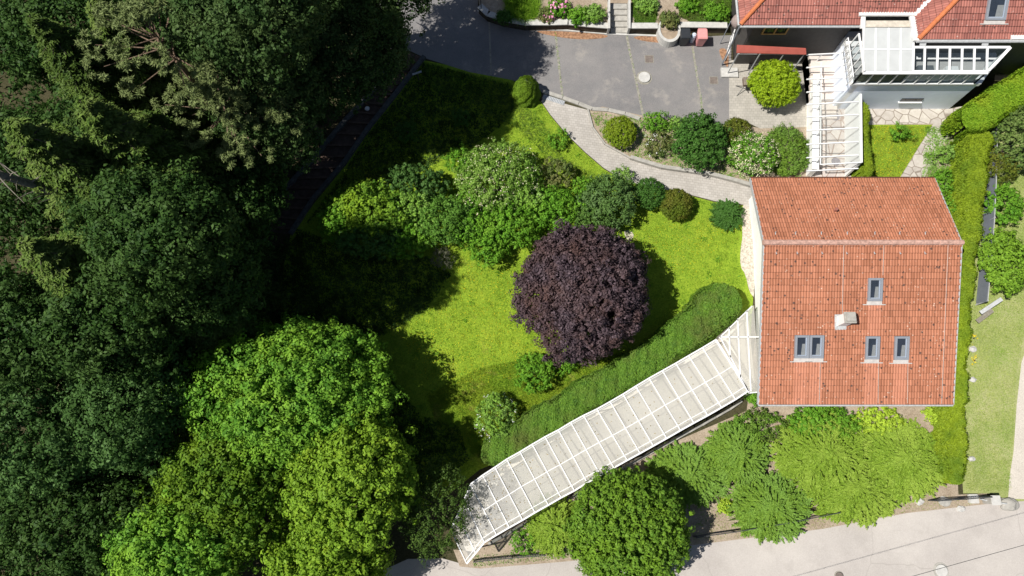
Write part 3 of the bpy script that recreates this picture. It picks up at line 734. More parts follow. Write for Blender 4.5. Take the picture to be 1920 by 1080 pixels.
ke = [(896, 20), (912, 36), (945, 46), (1000, 55), (1060, 57), (1140, 64), (1238, 68)]
for a, b in zip(ke[:-1], ke[1:]): mb.bar(G(*a)+Vector((0, 0, .03)), G(*b)+Vector((0, 0, .03)), .12, .07)
tag(mb.build('kerb', STONE), 'thin pale kerb line at the foot of the driveway retaining wall', 'kerb')
s0 = G(1160, 62); st = thing('stone_steps', s0, 'five pale stone steps rising from the driveway between the retaining walls', 'steps')
for k in range(5):
    y = 61-k*11.2; z = .11*(k+1); a, b = P(1145, y, z), P(1176, y, z); MB().box(((a.x+b.x)/2, a.y+.19, z-.12), (b.x-a.x, .39, .24)).build('tread', CONC, st, bevel=.012)
for x, n in ((1141, 'left'), (1179, 'right')):
    a, b = P(x, 57, .5), P(x, 3, .7); MB().bar(a-Vector((0, 0, .15)), b-Vector((0, 0, .15)), .13, .9).build('side_wall', STONE, st)
# round planter
c = P(1254, 55, .5); pl = thing('round_planter', (c.x, c.y-.1, 0), 'round pale stone planter bulging out of the retaining wall onto the driveway', 'planter')
mb = MB(); n = 28; ro, ri = .72, .56
for k in range(n):
    a0, a1 = 2*math.pi*k/n, 2*math.pi*(k+1)/n
    q = [(c.x+r*math.cos(a), c.y-.1+r*1.25*math.sin(a)) for r, a in ((ro, a0), (ro, a1), (ri, a1), (ri, a0))]; mb.prism(q, 0, .62)
mb.build('ring_wall', STONE, pl)
MB().prism([(c.x+.57*math.cos(2*math.pi*k/20), c.y-.1+.57*1.25*math.sin(2*math.pi*k/20)) for k in range(20)], .1, .52).build('soil', SOIL, pl)
# small covers on the driveway
def square_cover(px, py, s, lab):
    g = G(px, py); t = thing('drain_cover', (g.x, g.y, 0), lab, 'cover', None); MB().box((g.x, g.y, .014), (s, s, .016)).build('frame', SEAM, t)
    MB().box((g.x, g.y, .022), (s*.86, s*.86, .016)).build('lid', RUSTM, t)
square_cover(1217, 111, .56, 'square iron cover in the asphalt above the round concrete lid'); square_cover(1338, 151, .54, 'square iron cover in the asphalt next to the patio paving')
def round_cover(px, py, r, lab, m1, m2):
    g = G(px, py); z = T(g.y); t = thing('manhole', (g.x, g.y, z), lab, 'manhole', None)
    MB().tube([(g.x, g.y, z), (g.x, g.y, z+.022)], [r*1.35, r*1.3], 32).build('collar', m1, t); MB().tube([(g.x, g.y, z), (g.x, g.y, z+.10), (g.x, g.y, z+.12)], [r, r, r*.93], 32).build('lid', m2, t)
round_cover(1208, 146, .37, 'round pale concrete manhole lid in the driveway', SEAM, STONE)
round_cover(1764, 1070, .33, 'round manhole in the road at the bottom right', CONC, STONE)
round_cover(1573, 1080, .2, 'small rusty valve cover in the road at the bottom edge', SEAM, RUSTM)
# kerb slabs between driveway and paver path
mb = MB(); kp = [(1018, 172), (1055, 184), (1085, 195), (1110, 205), (1140, 207), (1172, 214), (1200, 224)]
for a, b in zip(kp[:-1], kp[1:]):
    a, b = G(*a), G(*b); d = (b-a).normalized(); mb.bar(a+d*.01+Vector((0, 0, .03)), b-d*.02+Vector((0, 0, .03)), .24, .14)
tag(mb.build('kerb', CONC), 'pale kerb slabs between the driveway and the paver path', 'kerb')
a, b = G(1018, 181), G(1058, 194); t = thing('drain_grate', (a+b)/2, 'pale blue drain grate at the mouth of the paver path', 'grate')
MB().bar(a+Vector((0, 0, .02)), b+Vector((0, 0, .02)), .30, .05).build('frame', ZINC, t); mb = MB()
for k in range(14): q = a.lerp(b, (k+.5)/14); d = (b-a).normalized().cross(Vector((0, 0, 1))); mb.bar(q-d*.13+Vector((0, 0, .05)), q+d*.13+Vector((0, 0, .05)), .03, .02)
mb.build('bars', GREYM, t)
mb = MB(); kp = [(1102, 206), (1111, 240), (1134, 271), (1181, 297), (1240, 315), (1290, 322), (1330, 328), (1370, 338), (1410, 350)]
for i, (a, b) in enumerate(zip(kp[:-1], kp[1:])): mb.bar(G(*a)+Vector((0, 0, .05)), G(*b)+Vector((0, 0, .05)), .09 if i < 3 else .22, .14 if i < 3 else .42)
tag(mb.build('bed_edging', CONC), 'stone edging between the round-shrub bed and the paver path', 'edging')

# ================================================================== NEAR HOUSE
zn, zr, zs = 2.2, 3.98, 1.08
NL, NR = P(1407, 335, zn), P(1752, 335, zn); RL, RR = P(1432, 455, zr), P(1803, 455, zr); SL, SR = P(1422, 758, zs), P(1787, 758, zs)
hc = Vector(((SL.x+SR.x)/2, (SL.y+NL.y)/2, T(SL.y)))
house = thing('house', hc, 'white house with orange red tiled gable roof and five roof windows', 'house')
_, oS, nS, uS, vS = tiled('roof', [SL, SR, RR, RL], (1, 0, 0), RED, house)
roofS = bpy.data.objects['roof']
tiled('roof', [NL, NR, RR, RL], (1, 0, 0), RED, house)
roofN = bpy.data.objects['roof.001']; nN = (NR-NL).cross(RL-NL).normalized(); nN = nN if nN.z > 0 else -nN
capline('ridge', RL+Vector((-.05, 0, .04)), RR+Vector((.05, 0, .04)), .15, RIDGE, roofS, .42)
x0, x1 = 14.2, SR.x-.5
ys, yr, yn = SL.y+.45, RL.y, NL.y-.4
sl_s = (zr-zs)/(RL.y-SL.y); sl_n = (zr-zn)/(NL.y-RL.y)
prof = [(ys, -2.2), (yn, -2.2), (yn, zn+.4*sl_n-.2), (yr, zr-.2), (ys, zs+.45*sl_s-.2)]
vs = [(x0, y, z) for y, z in prof]+[(x1, y, z) for y, z in prof]
MB().add(vs, [(0, 1, 2, 3, 4), (9, 8, 7, 6, 5)]+[(i, (i+1) % 5, 5+(i+1) % 5, 5+i) for i in range(5)]).build('wall', RENDER, house)
# verge boards and gutters
for a, b in ((SL, RL), (RL, NL), (SR, RR), (RR, NR)): MB().bar(a+Vector((0, 0, -.06)), b+Vector((0, 0, -.06)), .07, .2).build('verge_board', ZINC, house)
mb = MB(); off = Vector((0, -.06, -.04))
mb.tube([SL+off, SR+off], [.05, .05], 10); mb.build('gutter', ZINC, house)
MB().box(((SL.x+SR.x)/2+.35, SL.y-.02, zs-.20), (SR.x-SL.x-.9, .09, .16)).build('eave_strip', plain('painted_eave_shadow', (.05, .04, .035), .8, .2, 6), house)  # dark strip standing in for the shadow line under the eave
mb = MB(); off = Vector((0, .07, -.05)); mb.tube([NL+off, NR+off], [.07, .07], 10); mb.build('gutter', RED, house)
def roof_window(cx, y0, y1, wpx, o, n, roof, inner=INNER, lab=None, dark_room_sheet=0):
    """frame standing a little above the roof plane, glass pane, sill flashing"""
    a = onplane(cx-wpx/2, y1, o, n); b = onplane(cx+wpx/2, y1, o, n); c = onplane(cx, y0, o, n); m = (a+b)/2
    U = Vector((1, 0, 0)); V = n.cross(U); V = V if V.z > 0 else -V; V.normalize()
    L = (c-m).dot(V); w = (b-a).length; n_ = n
    mb = MB(); up = n_*.11; t_ = .12
    def bar(p, q, th): mb.bar(p+n_*.07, q+n_*.07, th, .17, n_)
    l0, r0 = m-U*(w/2-t_/2), m+U*(w/2-t_/2)
    bar(l0, l0+V*L, t_); bar(r0, r0+V*L, t_); bar(m-U*(w/2-t_)+V*t_/2, m+U*(w/2-t_)+V*t_/2, t_); bar(m-U*(w/2-t_)+V*(L-t_/2), m+U*(w/2-t_)+V*(L-t_/2), t_)
    fr = mb.build('roof_window', GREYM, roof, bevel=.012)
    if lab: fr['label'] = lab
    g = MB().add([m-U*(w/2-t_)+V*t_+n_*.10, m+U*(w/2-t_)+V*t_+n_*.10, m+U*(w/2-t_)+V*(L-t_)+n_*.10, m-U*(w/2-t_)+V*(L-t_)+n_*.10], [(0, 1, 2, 3)]); return fr, g, m, U, V, L, w, n_
def finish_window(fr, g, m, U, V, L, w, n_, house):
    g.build('pane', SKYG, fr)
    # reveal: light lining sunlit on one side, below the pane
    mb = MB(); t_ = .12; 
    mb.bar(m+U*(w/2-.15)+V*t_+n_*.064, m+U*(w/2-.15)+V*(L-t_)+n_*.064, .055, .05, n_); mb.bar(m-U*(w/2-t_)+V*.15+n_*.064, m+U*(w/2-.18)+V*.15+n_*.064, .05, .05, n_)
    mb.build('inner_sash', WHITE, fr)
    MB().add([m-U*(w/2-t_)+V*t_+n_*.045, m+U*(w/2-t_)+V*t_+n_*.045, m+U*(w/2-t_)+V*(L-t_)+n_*.045, m-U*(w/2-t_)+V*(L-t_)+n_*.045], [(0, 1, 2, 3)]).build('dark_room_sheet', plain('room_shadow', (.045, .05, .065), .6, .3, 2), fr)  # dark sheet stands in for the unlit room under the glass
    # pale linen curtain in the lower right part
    q = m+n_*.052; MB().add([q+U*(-.02)+V*.17, q+U*(w/2-.19)+V*.17, q+U*(w/2-.19)+V*(L*.62), q+U*.03+V*(L*.62)], [(0, 1, 2, 3)]).build('curtain', plain('curtain', (.50, .46, .38), .9, .1, 8), fr)
    mb = MB(); mb.bar(m-U*(w/2+.02)-V*.1+n_*.05, m+U*(w/2+.02)-V*.1+n_*.05, .17, .04, n_); mb.bar(m-U*(w/2+.22)-V*.2+n_*.055, m+U*(w/2+.22)-V*.2+n_*.055, .05, .04, n_); mb.build('flashing', plain('lead_apron', (.50, .47, .44), .6, .15, 6), fr)
for cx, y0, y1, w, lab in ((1638.5, 521, 564, 27, 'upper roof window above the others'), (1501.5, 628, 671, 26.5, 'left window of the pair of roof windows'), (1529, 628, 671, 26.5, 'right window of the pair of roof windows'), (1633.5, 630, 673, 26, 'single roof window below the chimney line'), (1688, 630, 674, 27, 'rightmost roof window')):
    r_ = roof_window(cx, y0, y1, w, SL+nS*.03, nS, roofS, lab=lab); finish_window(*r_, house)
bx_ = []
for cx, y1, w in ((1638.5, 568, 25), (1501.5, 675, 25), (1529, 675, 25), (1633.5, 677, 24), (1688, 678, 25)):
    p0, p1 = onplane(cx-w/2, y1, SL, nS), onplane(cx+w/2, y1, SL, nS); bx_.append((p0.x, p1.x, p0.y))
wash(RED, bx_, hc, (.53, .225, .14), .5)
# chimney
cb = onplane(1577, 603, SL, nS); ch = MB().box((cb.x, cb.y, cb.z+.35), (.50, .50, 1.2)).build('chimney', RENDER, roofS, bevel=.01)
MB().box((cb.x+.02, cb.y, cb.z+1.0), (.62, .60, .10)).build('cap', CONC, ch, bevel=.02)
MB().box((cb.x+.02, cb.y, cb.z+1.12), (.5, .46, .12)).build('cap_stone', CONC, ch, bevel=.03)
a = onplane(1575, 589, SL, nS); b = onplane(1575, 618, SL, nS); MB().bar(b+nS*.055, a+nS*.055, .62, .03, nS).build('flashing', ZINC, ch)
# vent pipe, snow hooks, lightning wires
v = onplane(1564, 396, NL, nN); MB().tube([v-Vector((0, 0, .1)), v+Vector((0, 0, .28)), v+Vector((0, 0, .30)), v+Vector((0, 0, .36))], [.06, .06, .10, .08], 14).build('vent_pipe', plain('vent', (.30, .12, .09), .7), roofN)
for x in (1455, 1493, 1540, 1588, 1640, 1688, 1733):
    for yy, o_, n_, rf in ((472, SL, nS, roofS), (441, NL, nN, roofN)):
        q = onplane(x+random.uniform(-2, 2), yy, o_, n_)+n_*.05; mb = MB(); mb.bar(q, q+Vector((0, .14 if rf is roofN else -.14, 0))+n_*.02, .04, .02); mb.bar(q+Vector((0, .13 if rf is roofN else -.13, -.02)), q+Vector((0, .13 if rf is roofN else -.13, .10)), .04, .02, Vector((0, 1, 0))); mb.build('snow_hook', ZINC, rf)
def wire(pts, o_, n_, rf): MB().tube([onplane(x, y, o_, n_)+n_*.075 for x, y in pts], [.012]*len(pts), 5).build('conductor_wire', plain('wire', (.50, .45, .40), .6), rf)
wire([(1581, 457), (1578, 590)], SL, nS, roofS); wire([(1656, 457), (1654, 516)], SL, nS, roofS); wire([(1776, 460), (1764, 756)], SL, nS, roofS); wire([(1537, 675), (1535, 755)], SL, nS, roofS); wire([(1646, 677), (1645, 755)], SL, nS, roofS); wire([(1701, 677), (1700, 755)], SL, nS, roofS)

# ================================================================== GLASS ROOFED WALKWAY
gw = P(1120, 850, ZC); cw = thing('covered_walkway', (gw.x, gw.y, T(gw.y)), 'long walkway roofed with pale translucent sheets between white bars', 'walkway')
down = Vector((0, 0, -.22))      # the lower side hangs a bit lower
tw = [p+Vector((0, 0, .0)) for p in tw]
mb = MB()
for i in range(22):
    a, b, c, d = tw[i], tw[i+1], bw[i+1], bw[i]
    MB().add([a+Vector((0, 0, -.02)), b+Vector((0, 0, -.02)), c+Vector((0, 0, -.02)), d+Vector((0, 0, -.02))], [(0, 1, 2, 3)]).build('roof_sheet', POLY, cw)
MB().add([tuple(jog[0]-Vector((0, 0, .03))), tuple(jog[1]-Vector((0, 0, .03))), tuple(jog[2]-Vector((0, 0, .03))), tuple(jog[3]-Vector((0, 0, .03))), ], [(0, 1, 2, 3)]).build('roof_sheet', POLY, cw)
for i in range(23): MB().bar(tw[i], bw[i], .05 if i else .11, .08).build('rafter', WHITE, cw)
for f_, w in ((0, .07), (.035, .025), (.52, .04), (.91, .035), (1, .08)):
    mb = MB()
    for i in range(22):
        if f_ == .52 and i > 18: continue
        a, b = tw[i].lerp(bw[i], f_), tw[i+1].lerp(bw[i+1], f_); mb.bar(a-Vector((0, 0, .012)), b-Vector((0, 0, .012)), w, .07)
    mb.build('purlin', WHITE, cw)
mb = MB()
for a, b in (((1350, 632), (1424, 632)), ((1367, 614), (1369, 672)), ((1383, 597), (1388, 708)), ((1400, 582), (1408, 734)), ((1348, 634), (1410, 574)), ((1350, 632), (1405, 737)), ((1404, 737), (1424, 735))): mb.bar(P(*a, ZC), P(*b, ZC), .06, .08)
mb.build('side_glazing_bars', WHITE, cw)
for i in range(0, 23, 3):
    for p in (tw[i], bw[i]):
        q = p+(((tw[i]+bw[i])/2)-p)*.03; MB().bar((q.x, q.y, T(q.y)), (q.x, q.y, ZC-.05), .07, .07).build('post', WHITE, cw)
# low block wall on the south side, glass strip above it
mb = MB()
for i in range(20): a, b = bw[i].lerp(tw[i], .02), bw[i+1].lerp(tw[i+1], .02); mb.prism([(a.x, a.y), (b.x, b.y), (b.x+.06, b.y-.18), (a.x+.06, a.y-.18)], -2.1, [T(a.y)+.75, T(b.y)+.75]*2)
tag(mb.build('block_wall', BRICKW), 'low brown block wall along the lower side of the glass roofed walkway', 'wall')
mb = MB()
for i in range(20): a, b = bw[i].lerp(tw[i], -.10), bw[i+1].lerp(tw[i+1], -.10); mb.prism([(a.x, a.y), (b.x, b.y), (b.x+.05, b.y-.14), (a.x+.05, a.y-.14)], -2.1, [T(a.y)+.22, T(b.y)+.22]*2)
tag(mb.build('bed_kerb', CONC), 'pale concrete kerb beside the block wall of the walkway', 'kerb')

# ================================================================== UPPER HOUSE
ze = 4.64; A = P(1388, 47, ze); tp = math.tan(R(30))
def mz(y): return ze+(y-A.y)*tp
B = P(1722, 74, 4.9)
uh = thing('large_house', (B.x-4, B.y+3, 0), 'large dark boarded house with weathered red hipped roofs and a conservatory', 'house')
def onmain(px, py): return onplane(px, py, A, Vector((0, -tp, 1)).normalized())
M2, M3, M4 = P(1612, 47, ze), onmain(1612, 27), onmain(1715, 27)
YT = A.y+6.2; zt = mz(YT)
tiled('roof', [A, M2, Vector((M2.x, YT, zt)), Vector((A.x+6.2, YT, zt))], (1, 0, 0), RED2, uh)
tiled('roof', [Vector((M2.x, M3.y, M3.z)), Vector((M4.x, M3.y, M3.z)), Vector((M4.x+YT-M3.y, YT, zt)), Vector((M2.x, YT, zt))], (1, 0, 0), RED2, uh)
tiled('roof', [A, Vector((A.x+6.2, YT, zt)), Vector((A.x+.0, YT+6, ze))], (0, 1, 0), RED2, uh)
rm = bpy.data.objects['roof.002']
capline('hip_ridge', A+Vector((0, 0, .06)), Vector((A.x+6.2, YT, zt+.06)), .12, RIDGEO, rm)
# east wing
XE = B.x+14; hw = 5.0
tiled('roof', [B, Vector((XE, B.y, B.z)), Vector((XE, B.y+hw, B.z+hw*tp)), Vector((B.x+hw, B.y+hw, B.z+hw*tp))], (1, 0, 0), RED2, uh)
rw = bpy.data.objects['roof.005']
tiled('roof', [B, Vector((B.x+hw, B.y+hw, B.z+hw*tp)), Vector((B.x, B.y+2*hw, B.z))], (0, 1, 0), RED2, uh)
capline('hip_ridge', B+Vector((0, 0, .06)), Vector((B.x+hw, B.y+hw, B.z+hw*tp+.06)), .13, RIDGEO, rw)
nE = Vector((0, -tp, 1)).normalized()
r_ = roof_window(1864, -8, 38, 38, B+nE*.03, nE, rw, lab='dark framed roof window of the large house'); finish_window(*r_, uh)
# pale gutters: valley, wing side, notch
mb = MB()
v0 = Vector((B.x-.12, M3.y, B.z+.03)); mb.bar(B+Vector((-.15, -.1, .0)), Vector((B.x-.15, M3.y+.4, B.z)), .30, .12)
mb.bar(Vector((B.x-.1, M3.y, B.z+.04)), Vector((B.x+4.6, M3.y+4.7, B.z+4.65*tp+.12)), .42, .06)
mb.box(((M2.x+B.x)/2-.1, (M3.y), M3.z+.05), (B.x-M2.x+.1, .28, .10))
mb.bar(Vector((M2.x+.12, M3.y+.1, M3.z)), Vector((M2.x+.12, A.y-.25, ze+.02)), .26, .12)
mb.build('gutter', plain('pale_gutter', (.70, .69, .66), .7, .12, 6), uh)
MB().box(((M2.x+B.x)/2, M3.y-.42, ze-.02), (B.x-M2.x-.3, .42, .08)).build('flat_roof', plain('flat_roof_slab', (.55, .50, .42), .9, .2, 4), uh)
mb = MB(); mb.tube([(B.x-.1, B.y-.09, B.z-.03), (XE, B.y-.09, B.z-.03)], [.09, .09], 10); mb.tube([(A.x, A.y-.07, ze-.05), (M2.x, A.y-.07, ze-.05)], [.07, .07], 10); mb.tube([(A.x-.07, A.y, ze-.05), (A.x-.07, YT+5, ze-.05)], [.07, .07], 10)
mb.build('gutter', ZINC, uh)
MB().box((B.x+3+4, B.y-.02, B.z-.12), (14, .1, .2)).build('eave_strip', BOARDS, uh)
q0 = P(1905, 67, B.z+.12); MB().box((q0.x+.6, B.y+.06, B.z+.1), (1.8, .26, .1)).build('snow_flashing', plain('pale_gutter', (.70, .69, .66)), uh)
# walls
yw = A.y+.45; xw0 = A.x+1.1; xb = 19.75
MB().box(((xw0+xb)/2, yw+3, (ze-.1)/2), (xb-xw0, 6, ze-.1)).build('wall', BOARDS, uh)
MB().box(((xb+M4.x+.3)/2+2, M3.y+3.4, 2.3), (M4.x+4.3-xb, 6, 4.7)).build('wall', BOARDS, uh)
MB().box(((B.x+XE)/2+.2, B.y+5.4, (B.z-.1)/2), (XE-B.x-.4, 10, B.z-.1)).build('wall', BOARDS, uh)
# timber windows on the dark wall
def wall_window(px0, px1, ztop, zbot, mat, y, split=2, sill=False):
    a = onplane(px0, 55, Vector((0, y, 0)), Vector((0, 1, 0))).x; b = onplane(px1, 55, Vector((0, y, 0)), Vector((0, 1, 0))).x
    mb = MB(); w = .08; yy = y-.04
    for zz in (ztop, zbot): mb.box(((a+b)/2, yy, zz), (b-a+w, .1, w))
    for k in range(split+1): x = a+(b-a)*k/split; mb.box((x, yy-.003, (ztop+zbot)/2), (w, .1, ztop-zbot-.06))
    f = mb.build('window', mat, uh); MB().box(((a+b)/2, y-.02, (ztop+zbot)/2), (b-a-.02, .03, ztop-zbot-.02)).build('pane', DARKG, f)
wall_window(1432, 1476, 4.25, 3.25, YWOOD, yw); wall_window(1538, 1568, 4.3, 3.95, OWOOD, yw)
# blue lower storey with parapet
xl, xr, yb = 19.8, 27.15, 21.95
MB().prism([(xl, yb), (xr, yb), (xr+1.2, yb+1.5), (xr+1.2, 27), (xl, 27)], -.05, 2.75).build('lower_wall', BLUEW, uh)
MB().prism([(xl-.1, yb-.05), (xr+.08, yb-.05), (xr+1.3, yb+1.5), (xr+1.3, 25), (xl-.1, 25)], 2.752, 3.0).build('terrace_slab', WHITE, uh)
a = onplane(1686, 190, Vector((0, yb, 0)), Vector((0, 1, 0))); b = onplane(1733, 184, Vector((0, yb, 0)), Vector((0, 1, 0)))
cw_ = MB().box(((a.x+b.x)/2, yb-.01, (a.z+b.z)/2), (b.x-a.x, .05, .34)).build('cellar_window', DARKG, uh); MB().box(((a.x+b.x)/2, yb-.05, (a.z+b.z)/2-.21), (b.x-a.x+.1, .14, .06)).build('sill', WHITE, cw_)
# ---- conservatory
cs = thing('conservatory', (23.5, 22.5, 3.0), 'white framed glass conservatory on the pale terrace of the large house', 'conservatory')
def pf(px, py, z): return P(px, py, z)
zf = 4.2
f0, f1 = P(1618, 136, zf), P(1850, 137, zf); yf = (f0.y+f1.y)/2; f0.y = f1.y = yf
bxs = [1620, 1643, 1667, 1690, 1714, 1735, 1759, 1782, 1805, 1828, 1852]
fx = [P(x-3, 136, zf).x for x in bxs]
def glass_wall(p, q, z0, z1, n, fill=SUNG):
    p, q = Vector((p[0], p[1], 0)), Vector((q[0], q[1], 0))
    mb = MB()
    for k in range(n+1): r = p.lerp(q, k/n); mb.bar((r.x, r.y, z0), (r.x, r.y, z1), .06, .06)
    d = (q-p).normalized(); mb.bar(p+Vector((0, 0, z0+.04)), q+Vector((0, 0, z0+.04)), .09, .08); mb.bar(p+Vector((0, 0, z1)), q+Vector((0, 0, z1)), .09, .09)
    w = mb.build('glazed_wall', WHITE, cs); MB().add([(p.x, p.y, z0), (q.x, q.y, z0), (q.x, q.y, z1), (p.x, p.y, z1)], [(0, 1, 2, 3)]).build('pane', fill, w)
glass_wall((fx[0], yf), (f1.x, yf), 3.0, zf, 10)
yk = P(1800, 90, 4.6).y; kR = P(1893, 91, 4.6)
glass_wall((f1.x, yf), (kR.x, yk), 3.0, zf+.2, 3)
yk2 = P(1660, 51, 5.0).y
glass_wall((fx[0], yf), (fx[0], yk2), 3.0, zf+.2, 5)
# floor inside and back wall
MB().prism([(fx[0], yf+.05), (f1.x, yf+.05), (kR.x, yk+.3), (fx[0], yk+.3)], 3.004, 3.02).build('inner_floor', plain('grey_floor', (.50, .48, .46), .7, .1, 3), cs)
MB().box((fx[6], yf+.75, 3.2), (.9, .5, .35)).build('bench', plain('dark_bench', (.12, .13, .14)), cs)
MB().box((fx[8]+.2, yf+.7, 3.15), (.7, .6, .28)).build('seat', WHITE, cs)
# roof glass + bars, right part
zb_ = 4.62
pr = [(fx[4], yf, zf), (f1.x, yf, zf), (kR.x, yk, zb_), (fx[4], yk, zb_)]
MB().add([(x, y, z+.01) for x, y, z in pr], [(0, 1, 2, 3)]).build('roof_glass', SUNG, cs)
for i in range(4, 11):
    x = fx[i]; MB().bar((x, yf, zf+.03), (x, yk, zb_+.03), .11, .07).build('glazing_bar', WHITE, cs)
mb = MB(); mb.bar((fx[0], yf, zf+.04), (f1.x, yf, zf+.04), .24, .07); mb.bar((f1.x, yf, zf+.05), (kR.x, yk, zb_+.05), .16, .08); mb.bar((fx[4], yk, zb_+.04), (kR.x, yk, zb_+.04), .14, .07); mb.build('eaves_beam', WHITE, cs)
# left part: white blinds lying on the glass, 2 rows of 4
def zroof(y): return zf+(y-yf)*(zb_-zf)/(yk-yf)*.9
ym = P(1660, 93, 4.6).y
for i in range(4):
    for (ya, yb2) in ((yf+.06, ym-.04), (ym+.04, yk2)):
        x_a, x_b = fx[i]+.03, fx[i+1]-.03
        MB().add([(x_a, ya, zroof(ya)+.08), (x_b, ya, zroof(ya)+.08), (x_b, (ya+yb2)/2, zroof((ya+yb2)/2)+.06), (x_b, yb2, zroof(yb2)+.08), (x_a, yb2, zroof(yb2)+.08), (x_a, (ya+yb2)/2, zroof((ya+yb2)/2)+.06)], [(0, 1, 2, 5), (5, 2, 3, 4)]).build('roof_blind', FABRIC, cs)
for i in range(5): MB().bar((fx[i], yf, zf+.05), (fx[i], yk2, zroof(yk2)+.05), .07, .10).build('glazing_bar', WHITE, cs)
MB().bar((fx[0], ym, zroof(ym)+.05), (fx[4], ym, zroof(ym)+.05), .07, .09).build('cross_bar', WHITE, cs)
for i in range(10):
    m = plain('sill_panel_pale', (.72, .73, .70)) if i >= 4 else plain('painted_reflection', (.13, .13, .085), .6, .4, 2)  # left panels carry the brownish reflection of the glazing as colour
    MB().box(((fx[i]+fx[i+1])/2 if i < 9 else (fx[9]+fx[10])/2, yf+.16, 3.5), (fx[i+1]-fx[i]-.06, .03, .95)).build('inner_panel', m, cs)
for px in (1726, 1842): q = P(px, 86, 4.55); MB().bar((q.x, yk+.05, 4.72), (q.x+.05, B.y+.1, 4.85), .34, .05).build('bracket', ZINC, cs)
# ---- terrace rail with scrolls
rl = thing('balcony_rail', (fx[0]-.35, 22.6, 3.0), 'white wrought iron rail with scrolls at the left side of the conservatory', 'railing')
xr_ = fx[0]-.4; mb = MB(); mb.bar((xr_, yf-.1, 3.95), (xr_, 24.3, 3.95), .05, .05); mb.bar((xr_, yf-.1, 3.08), (xr_, 24.3, 3.08), .04, .04)
for k in range(7): y = yf-.1+k*(24.3-yf+.1)/6; mb.bar((xr_, y, 3.0), (xr_, y, 3.95), .04, .04)
mb.build('rail_frame', WHITE, rl)
for k in range(6):
    y = yf+.1+k*(24.3-yf+.1)/6; mb = MB()
    pts = [(xr_, y+.16+math.cos(a)*r, 3.5+math.sin(a)*r*1.6) for a, r in [(i*.45, .03+.010*i) for i in range(18)]]; mb.tube(pts, [.014]*len(pts), 5); mb.build('scroll', plain('rail_shade', (.35, .36, .37), .6), rl)
# ---- passage with white rafters and low walls
ps = thing('glazed_passage', (19.2, 21, 0), 'white passage with rafters over steps leading down to the orange roofed house', 'passage')
y_0, y_1 = G(1560, 331).y, 24.7
def at_y(px, z, y):   # point at height z and depth y whose line of sight passes px near there
    lo, hi = 40., 400.
    for _ in range(30):
        m = (lo+hi)/2
        if P(px, m, z).y > y: lo = m
        else: hi = m
    return P(px, m, z)
la, lb = at_y(1522, .5, y_0), at_y(1524, .5, y_1)
w0, w1 = at_y(1600, 1., y_0), at_y(1599, 1., yb-.12)
w0.z = w1.z = la.z = lb.z = 0
up = Vector((0, 0, 1))
MB().bar(la+up*.5, lb+up*.5, .30, 1.0).build('parapet', RENDER, ps)
MB().bar(la+up*1.03, lb+up*1.03, .40, .06).build('coping', WHITE, ps)
MB().bar(w0+up*.95, w1+up*.95, .12, 1.9).build('side_wall', WHITE, ps)
xa, xb_ = la.x-.1, w1.x
MB().box((20.1, (yb+24.6)/2, 1.35), (.3, 24.6-yb, 2.7)).build('side_wall', WHITE, ps)
for k, y in enumerate([102, 126, 148, 172, 195, 219, 244, 270, 295, 320]):
    a, b = P(1512, y+1, 1.75), P(1609, y-4, 2.05); MB().bar(a, b, .055, .08).build('rafter', WHITE, ps)
    f_ = (a.y-y_0)/(y_1-y_0); q = la.lerp(lb, f_)
    if k % 2 == 0: MB().bar(q+up*1.06, q+up*1.78, .05, .05).build('post', WHITE, ps)
MB().bar(la+up*1.72, lb.lerp(la, .08)+up*1.72, .05, .05).build('wall_plate', WHITE, ps); MB().bar(w0+up*1.98, w1+up*1.98, .13, .08).build('wall_plate', WHITE, ps)
MB().bar(la+up*1.70, w0+up*1.98, .06, .08).build('end_beam', WHITE, ps)
xa = la.x
for k in range(6):
    y = 21.2+k*.5; MB().box((19.2, y+1.6, .09*(k+1)), (1.7, 3.2-k*.01, .18*(k+1))).build('step', plain('pink_step', (.60, .53, .48), .8, .1, 3), ps)
MB().add([(la.x, y_0, 1.77), (w0.x, y_0, 2.04), (w1.x, yb, 2.04), (la.x+.3, yb, 1.77)], [(0, 1, 2, 3)]).build('roof_sheet', m_poly('clear_sheet', .86), ps)
for (x, y, lab) in ((1567, 303, 'round dark mat at the lower end of the white passage'), (1566, 219, 'round dark mat halfway up the white passage')):
    g = G(x, y); tag(MB().tube([(g.x, g.y, .012), (g.x, g.y, .03)], [.27, .26], 24).build('door_mat', plain('mat', (.22, .20, .22), .95, .2, 8)), lab, 'mat')
# red canopy with posts and steps at the left
rc = thing('porch_canopy', (14.5, 24, 0), 'red sheet canopy on thin posts along the dark boarded wall', 'canopy')
c0, c1, c2, c3 = P(1381, 99, 2.3), P(1512, 102, 2.3), P(1511, 90, 2.55), P(1382, 84, 2.55)
MB().add([c0, c1, c2, c3, c0-Vector((0, 0, .05)), c1-Vector((0, 0, .05)), c2-Vector((0, 0, .05)), c3-Vector((0, 0, .05))], [(0, 1, 2, 3), (7, 6, 5, 4), (0, 4, 5, 1), (1, 5, 6, 2), (2, 6, 7, 3), (3, 7, 4, 0)]).build('red_sheet', REDCV, rc)
for x in (1384, 1425, 1470, 1508): q = P(x, 101, 2.25); MB().bar((q.x, q.y, 0), (q.x, q.y, 2.25), .05, .05).build('post', ZINC, rc)
mb = MB(); a = P(1384, 101, 1.1); b = P(1508, 102, 1.1); mb.bar(a, b, .04, .04); mb.build('hand_rail', ZINC, rc)
